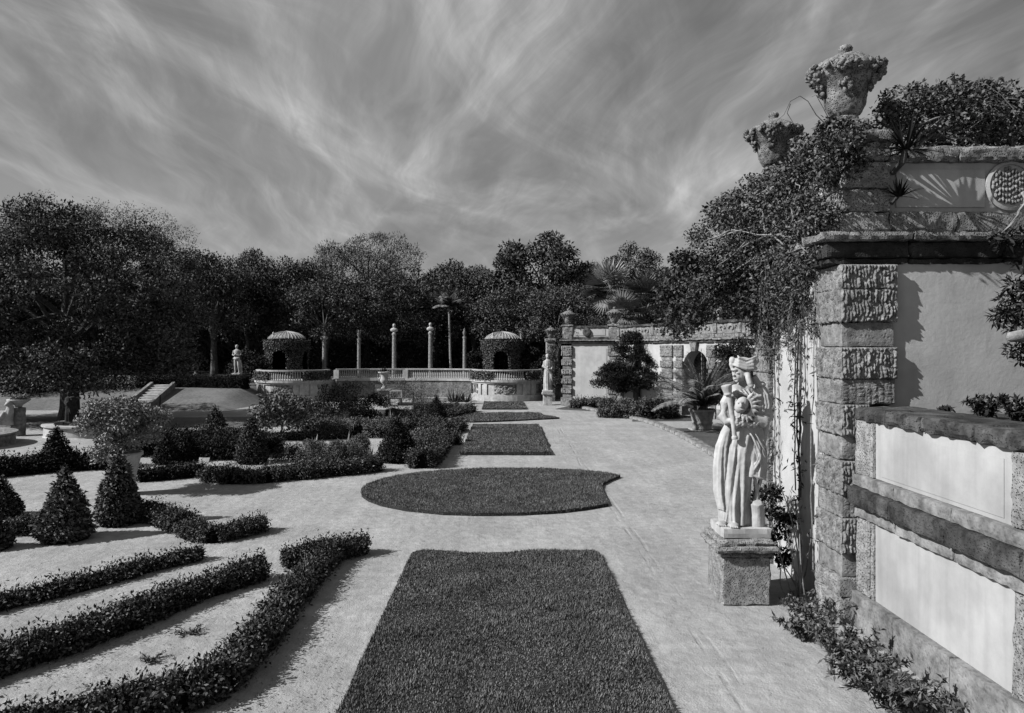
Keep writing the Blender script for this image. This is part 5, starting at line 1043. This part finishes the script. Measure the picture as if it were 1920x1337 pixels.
for k in range(46):
    y_ = r.uniform(8.46, 10.9); z0 = r.uniform(3.7, 4.3); ln_ = r.uniform(.3, 1.3)*(1.5 if r.random() < .15 else 1); x_ = 3.64-r.random()**2*.25; q = np.linspace(0, 1, 9); P = np.stack([x_+np.cumsum(r.normal(0, .010, 9)), y_+np.cumsum(r.normal(0, .012, 9)), z0-q*ln_], 1); mb.add(*tube(P-O, np.linspace(.005, .002, 9), 4))
    n_ = int(18*ln_)+4; i_ = r.integers(0, 9, n_); sets.append(leafset(P[i_]-O+r.normal(0, .018, (n_, 3)), unit(r.normal(size=(n_, 3))*.5+np.array([-.1, 0, -1.])), unit(np.array([-1., -.4, .2])+r.normal(size=(n_, 3))*.5), r.uniform(.04, .085, n_), r.uniform(.012, .026, n_)))
foliage('leaves', *cat(sets), 'leafm', vs); mb.build('stems', MT['bark'], vs)
vine_mass([(1645, 215), (1660, 168), (1705, 152), (1745, 170), (1790, 148), (1850, 165), (1920, 175), (1990, 180), (1990, 215), (1800, 195)], ((1645, 1990), (8.6, 8.9)), 60, (.03, .10), 26, .060, 138, 'loose sprigs standing above the bush on the near parapet', 'leafm', [(4.7, 8.6, 5.6), (5.4, 8.7, 5.7), (6.2, 8.7, 5.7)], 30, (5.4, 8.65, 5.5), thick=.15, br=.006)
# thin tendrils beside the big urn
tn = thing('tendril', 'bare curling tendril reaching left of the big near urn', 'vine', (3.7, 8.1, 5.4)); O = np.array([3.7, 8.1, 5.4])
for p in ([(1555, 240), (1530, 215), (1515, 190), (1500, 180), (1482, 190), (1470, 215), (1455, 228)], [(1560, 235), (1545, 205), (1530, 178), (1522, 182)], [(1482, 195), (1476, 212), (1488, 232), (1480, 248)]):
    MB().add(*tube(np.array([W(u, v, 8.1) for u, v in p])-O, np.linspace(.006, .002, len(p)), 5)).build('stem', MT['bark'], tn)
# hanging stems on the white side wall
def hang(ys, label, seed, z0=4.0, z1=.1, x=3.735, n=2, leaves=70, thick=.010):
    r = rng(seed); t = thing('hanging_vine', label, 'vine', (x, ys, z1)); O = np.array([x, ys, z1])
    for k in range(n):
        z = np.linspace(z0, z1+r.uniform(0, .2), 26); P = np.stack([x-.012-.02*r.random()+.010*np.cumsum(r.normal(size=26))*.4, ys+.02*np.cumsum(r.normal(size=26))*.55, z], 1); P[:, 0] = np.clip(P[:, 0], x-.10, x-.008); MB().add(*tube(P-O, thick*r.uniform(.6, 1.1), 5)).build('stem', MT['vinebark' if seed % 2 else 'bark'], t)
        i = r.integers(0, 26, leaves); C = P[i]-O+r.normal(0, .035, (leaves, 3))-np.array([.03, 0, 0]); D = unit(r.normal(size=(leaves, 3))*.7+np.array([-.2, 0, -.8])); foliage('leaves', *leafset(C, D, unit(np.array([-1., -.2, .3])+r.normal(size=(leaves, 3))*.5), r.uniform(.05, .12, leaves), r.uniform(.018, .035, leaves)), 'leaf', t)
hang(9.05, 'dark hanging vine down the middle of the white side wall', 142, z0=3.6, z1=1.1, n=3, leaves=60, thick=.013)
hang(8.52, 'pair of pale twisted stems climbing beside the near pier', 143, z0=3.95, n=2, leaves=34)
hang(9.85, 'thin pale stems climbing near the second pier behind the statue', 145, z0=3.9, n=3, leaves=60, thick=.007)
bush((3.42, 9.3, 0), .26, .62, 20, 1700, .07, 151, 'dark climbing shrub between the statue pedestal and the white wall', 'leafd', .1, ry=.4)
tg = thing('vine_tangle', 'tangle of bare pale stems at the foot of the white side wall', 'vine', (3.5, 8.6, 0)); r = rng(152)
for k in range(11):
    s = np.array([r.uniform(-.05, .12), r.uniform(-.1, .2), .0]); e = s+np.array([r.uniform(-.25, .15), r.uniform(-.2, .5), r.uniform(.4, 1.4)]); m = (s+e)/2+r.normal(0, .16, 3); w_ = np.linspace(0, 1, 10)[:, None]; P = (1-w_)**2*s+2*w_*(1-w_)*m+w_*w_*e; P[:, 0] = np.minimum(P[:, 0], .22); MB().add(*tube(P, np.linspace(.012, .005, 10), 5)).build('stem', MT['vinebark'], tg)
# weeds and low bushes at the foot of the low wall
def weed(C, n, ln, leaf, seed, label, mat='leafm', name='weed', h=.3, sp=.6):
    r = rng(seed); t = thing(name, label, 'plant', C); sets = []; mb = MB()
    for k in range(n):
        az = r.uniform(0, 2*np.pi); b = np.array([math.cos(az), math.sin(az), 0])*r.uniform(0, sp*.4); e = b+np.array([math.cos(az)*sp*r.uniform(.2, 1), math.sin(az)*sp*r.uniform(.2, 1), h*r.uniform(.5, 1.1)]); m = (b+e)/2+np.array([0, 0, h*.35]); w_ = np.linspace(0, 1, 7)[:, None]; P = (1-w_)**2*b+2*w_*(1-w_)*m+w_*w_*e; mb.add(*tube(P, np.linspace(.006, .002, 7), 4))
        q = r.uniform(.15, 1, ln); B = np.stack([np.interp(q, w_[:, 0], P[:, i]) for i in range(3)], 1); sets.append(leafset(B, unit(rdir(r, ln)+(e-b)*.8+np.array([0, 0, .15])), unit(rdir(r, ln)*.6+np.array([-.3, 0, 1])), leaf*r.uniform(.6, 1.2, ln), leaf*.36, .2))
    foliage('leaves', *cat(sets), mat, t); mb.build('stems', MT['bark'], t)
for k, (u, v, n, lb) in enumerate(((1515, 1200, 16, 'leafy weed nearest the pedestal, at the foot of the near pier'), (1580, 1232, 26, 'second leafy weed along the foot of the low wall'), (1620, 1285, 26, 'bushy weed in the middle of the row by the low wall'), (1665, 1325, 22, 'leafy weed at the lower picture edge by the low wall'), (1740, 1345, 14, 'sprawling weed at the lower edge, closest to the viewer'), (1545, 1170, 12, 'small weed tucked against the near pier base'))):
    weed(G(u, v), n, 34, .068, 160+k, lb, 'leafm', h=.26, sp=.34)
weed(np.array([3.45, 8.35, 0]), 14, 14, .05, 170, 'small dark weeds between pedestal and pier', 'leaf', h=.12, sp=.3)
# plants on and behind the low wall
for k, (u, v, y, n, lb) in enumerate(((1775, 768, 7.35, 7, 'tiny dark tuft on the coping near the wall'), (1850, 765, 7.2, 22, 'dark leafy plant behind the coping, right of the tiny tuft'), (1905, 768, 6.9, 22, 'dark leafy plant behind the coping at the right edge'))):
    c = W(u, v+14, y); weed(np.array([c[0], y, 2.30]), n, 20, .075, 180+k, lb, 'leafd', h=.22 if k else .10, sp=.18 if k else .10)
vine_mass([(1862, 440), (1920, 430), (1990, 430), (1990, 640), (1905, 640), (1880, 600), (1850, 600), (1845, 588), (1885, 575), (1885, 520)], ((1840, 1990), (7.35, 7.3)), 40, (.05, .13), 46, .085, 191, 'drooping leafy branch in front of the grey wall at the right edge', 'leafd', [(5.75, 7.55, 4.6)], 8, (5.75, 7.6, 4.45), thick=.08, asp=.32, name='leaning_shrub', br=.02)
vine_mass([(1885, 640), (1920, 640), (1990, 650), (1990, 700), (1920, 700), (1895, 670)], ((1840, 1990), (7.2, 7.2)), 10, (.04, .09), 40, .075, 192, 'small leafy spray below the pale branch stub at the right edge', 'leafd', [(5.65, 7.4, 3.6)], 3, (5.65, 7.4, 3.6), thick=.05, asp=.32, name='leaning_shrub', br=.015)
bs = thing('branch_stub', 'pale barkless branch stub poking in from the right edge', 'branch', W(1940, 632, 7.1)); MB().add(*tube([(-.27, 0, -.01), (-.245, 0, .0), (-.15, 0, .01), (0, .02, .02), (.2, .05, .0), (.45, .1, -.3), (.5, .15, -.9)], [.02, .05, .062, .065, .06, .06, .07], 10)).build('stub', MT['vinebark'], bs, True)
# spiky yuccas on the parapet corner
t = thing('yucca', 'large spiky yucca growing from the parapet beside the big urn', 'plant', (4.33, 7.72, 5.12)); foliage('leaves', *blades(56, .48, .013, 201, 1.25, .25, (0, 0, .05), .02), 'leafk', t); MB().add(*tube([(0, .26, -.14), (0, .06, -.06), (0, 0, .08)], [.03, .035, .03], 7)).build('stem', MT['bark'], t)
t = thing('yucca', 'smaller spiky yucca lower on the parapet pier', 'plant', (4.30, 7.80, 4.66)); foliage('leaves', *blades(30, .30, .012, 202, 1.2, .25, (0, 0, .02), .015), 'leafk', t); MB().add(*tube([(0, .15, -.03), (0, 0, .03)], [.02, .02], 6)).build('stem', MT['bark'], t)
# leaf litter on the sand
r = rng(210); n = 2600; u_ = r.uniform(20, 640, n); v_ = r.uniform(1050, 1337, n); P = np.array([G(a, b, .004) for a, b in zip(u_, v_)]); k = (fbm(P, 1.6, 3) > -.1); P = P[k]; n = len(P)
o = foliage('leaf_litter', *leafset(P, unit(np.c_[r.normal(size=(n, 2)), np.abs(r.normal(0, .2, n))]), np.tile([0, 0, 1.], (n, 1))+r.normal(0, .2, (n, 3)), r.uniform(.008, .03, n), r.uniform(.006, .014, n)), 'litter', None); tag(o, 'scattered dry leaves and crumbs on the sand between the hedges', 'leaf litter', kind='stuff')
r = rng(211); n = 900; P = np.c_[r.uniform(-3, 3.6, n), r.uniform(4.6, 14, n), np.full(n, .004)]
o = foliage('leaf_litter', *leafset(P, unit(np.c_[r.normal(size=(n, 2)), np.abs(r.normal(0, .2, n))]), np.tile([0, 0, 1.], (n, 1))+r.normal(0, .2, (n, 3)), r.uniform(.006, .022, n), r.uniform(.005, .010, n)), 'litter', None); tag(o, 'sparse crumbs and fallen leaves on the open walk', 'leaf litter', kind='stuff')
for k, (u, v) in enumerate(((280, 1238), (355, 1190))):
    weed(G(u, v), 16, 12, .035, 220+k, ('dry weed tuft on the sand between the hedges', 'fainter dry weed tuft behind the first one')[k], 'leaf', h=.05, sp=.16)
# ------------------------------------------------------------------ left trees and the wood behind
cc = envelope(170, 6.0, 4.2, 3.75, 301, 5.1, .45, -.8); cc = np.concatenate([cc, envelope(60, 5.6, 4.0, 1.0, 302, 2.6, .6, -.5), envelope(70, 5.4, 3.6, .7, 308, 1.95, .55, -.6)+np.array([-.2, -.3, 0])]); r = rng(303)
wp = cc+np.array([-18.4, 30.0, 0]); uu = VU+wp[:, 0]*F/wp[:, 1]; vv = VV+(H-wp[:, 2])*F/wp[:, 1]; cc = cc[~((uu > 175) & (vv > 694))]
bt = thing('big_tree', 'massive dense tree with a black trunk on the left', 'tree', (-18.4, 30.0, 0)); foliage('crown', *clump_crown(cc, r.uniform(.4, 1.0, len(cc)), 380, .145, 304, .7, asp=.5), 'leaff', bt); tb, lb = limbs((0, 0, -.1), (0, 0, 4.6), cc, .30, 305, 30); b = tb.build('trunk', MT['bark'], bt); lb.build('limbs', MT['bark'], b)
# airy top twigs of the same tree
tw = envelope(130, 5.7, 3.8, 1.9, 306, 7.1, .5, 0); foliage('top_twigs', *clump_crown(tw, np.full(len(tw), .55), 130, .11, 307, 1.2, asp=.3), 'feather', bt)
t2 = thing('big_tree', 'dark tree trunk and crown cut by the left picture edge', 'tree', (-23.4, 31.5, 0)); cc = envelope(60, 3.6, 3.0, 3.0, 311, 4.8, .45, -.8); foliage('crown', *clump_crown(cc, r.uniform(.5, 1.0, len(cc)), 200, .2, 312, .7), 'leaff', t2); tb, lb = limbs((0, 0, -.1), (0, 0, 4.4), cc, .34, 313, 14); b = tb.build('trunk', MT['bark'], t2); lb.build('limbs', MT['bark'], b)
pA = tree_proto(3.4, 3.0, 2.6, 90, 21000, .20, 401, (.16, .34)); pB = tree_proto(3.0, 3.6, 2.4, 80, 20000, .19, 411, (.16, .34), flat=.8); pC = tree_proto(3.8, 1.9, 4.4, 95, 15000, .20, 421, (.14, .26), flat=.5, shell=.35, asp=.22); pD = tree_proto(3.2, 2.8, 4.2, 44, 11000, .25, 431, (.20, .32), flat=.75, shell=.55, low=-.45)
def tree_px(p, hh, u, vt, y, sxy, rz, label, mats=('leaff', 'bark'), zb=1.1, group='trees of the wood behind the garden'):
    """hh: height of the prototype; the crown top reaches photo row vt"""
    top = H-(vt-VV)*y/F; s = (top-zb)/hh; return put_tree(p, ((u-VU)*y/F, y, zb), (sxy, sxy, s), rz, label, mats, group)
hA, hB, hC, hD = 2.6+3.0*1.75+.6, 2.4+3.6*1.75+.6, 4.4+1.9*1.75+.4, 4.2+2.8*1.75+.6
trees = [(pA, hA, 400, 448, 50, 1.0, .3, 'broad tree just right of the massive left tree'), (pB, hB, 465, 452, 54, .85, 1.2, 'tall tree on the skyline left of the left pavilion'), (pA, hA, 545, 468, 54, .95, 2.2, 'dense tree on the skyline above the left pavilion'),
         (pC, hC, 690, 424, 58, 1.15, .8, 'airy spreading tree with feathery flat crown above the columns'), (pA, hA, 610, 500, 50.5, .9, 4.0, 'mid height tree behind the leftmost columns'), (pB, hB, 740, 500, 51.5, .95, 5.1, 'mid height tree below the airy spreading tree'), (pA, hA, 815, 472, 56, 1.05, 3.1, 'rounded tree on the skyline right of the airy tree'), (pB, hB, 890, 486, 55, .9, .4, 'rounded tree on the skyline left of the open crowned tree'),
         (pD, hD, 1015, 418, 53, 1.2, 2.6, 'open crowned dark tree with clumped boughs against the sky'), (pA, hA, 960, 520, 50, .85, 1.8, 'tree standing right behind the right pavilion'), (pA, hA, 1045, 515, 47, .8, 3.8, 'bushy rounded tree behind the far corner urn'), (pB, hB, 1190, 440, 52, .95, 2.9, 'dense round topped tree above the fan palms'), (pB, hB, 1110, 480, 56, .9, 4.4, 'tree in the skyline dip between the two tall right trees'),
         (pA, hA, 1270, 480, 48, 1.0, 5.5, 'tree behind the hanging creeper on the right'), (pB, hB, 1370, 500, 46, 1.0, .9, 'dark tree behind the parapet with the ball finial'), (pA, hA, 300, 470, 56, 1.1, 5.0, 'far tree seen beside the massive left tree'), (pB, hB, 180, 480, 56, 1.1, 1.0, 'far tree hidden behind the massive left tree'), (pA, hA, 40, 470, 54, 1.1, 2.0, 'far tree behind the left edge trees')]
for p, hh, u, vt, y, s, rz, lb in trees: tree_px(p, hh, u, vt, y, s, rz, lb)
# understorey: one dark mass of shrubs under and behind the trees
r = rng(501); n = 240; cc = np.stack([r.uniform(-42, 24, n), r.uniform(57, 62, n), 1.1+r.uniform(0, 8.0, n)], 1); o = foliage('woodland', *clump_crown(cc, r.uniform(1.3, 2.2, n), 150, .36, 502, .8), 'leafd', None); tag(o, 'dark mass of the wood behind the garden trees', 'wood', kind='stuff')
flat_ = MB().add(*box(-60, 50, 64, 66, 1.0, 9.0)).build('woodland', MT['core']); tag(flat_, 'black box standing for the shade deep in the wood behind all trees', 'wood', kind='stuff')  # plain black box added for the shade between the far trees
for k, (u, vb, vt, hw, lb) in enumerate(((200, 742, 705, 70, 'low dark shrubbery left of the steps'), (60, 742, 708, 60, 'low dark shrubbery behind the planter at far left'), (640, 694, 640, 60, 'black shrubs between the two leftmost columns'), (770, 692, 630, 60, 'dark shrubs between the middle columns'), (900, 690, 640, 30, 'dark shrub between the rightmost column and the pavilion'), (470, 700, 655, 40, 'clipped dark hedge block behind the male statue'), (1010, 700, 640, 26, 'dark shrub left of the ivy covered end wall'))):
    y = (40.5, 39.5, 51.5, 51.5, 50, 45.5, 47)[k]; zb = .75 if k < 2 else 1.15; x = (u-VU)*y/F; top = H-(vt-VV)*y/F; bush((x, y, zb), hw*y/F, (top-zb)/1.8, 26, 3600, .16, 510+k, lb, 'leafd', ry=1.0)
hedge([(-21.0, 41.6, 0), (-18, 41.6, 0), (-15.2, 41.2, 0)], .9, .72, .07, 1500, 520, 'long dark clipped hedge on top of the lawn bank', 'leafd', px=False, amp=.06, group='hedges on the bank').location[2] = .78
bush((2.72, 41.7, 0), .55, 1.75, 26, 3000, .10, 530, 'ivy mass hanging on the end wall by the far corner', 'leaf', .1, ry=.45)
bush((4.6, 39.3, 4.15), 1.3, .42, 18, 2200, .10, 531, 'leafy bush along the top of the far wall bay', 'leaf', ry=.45)
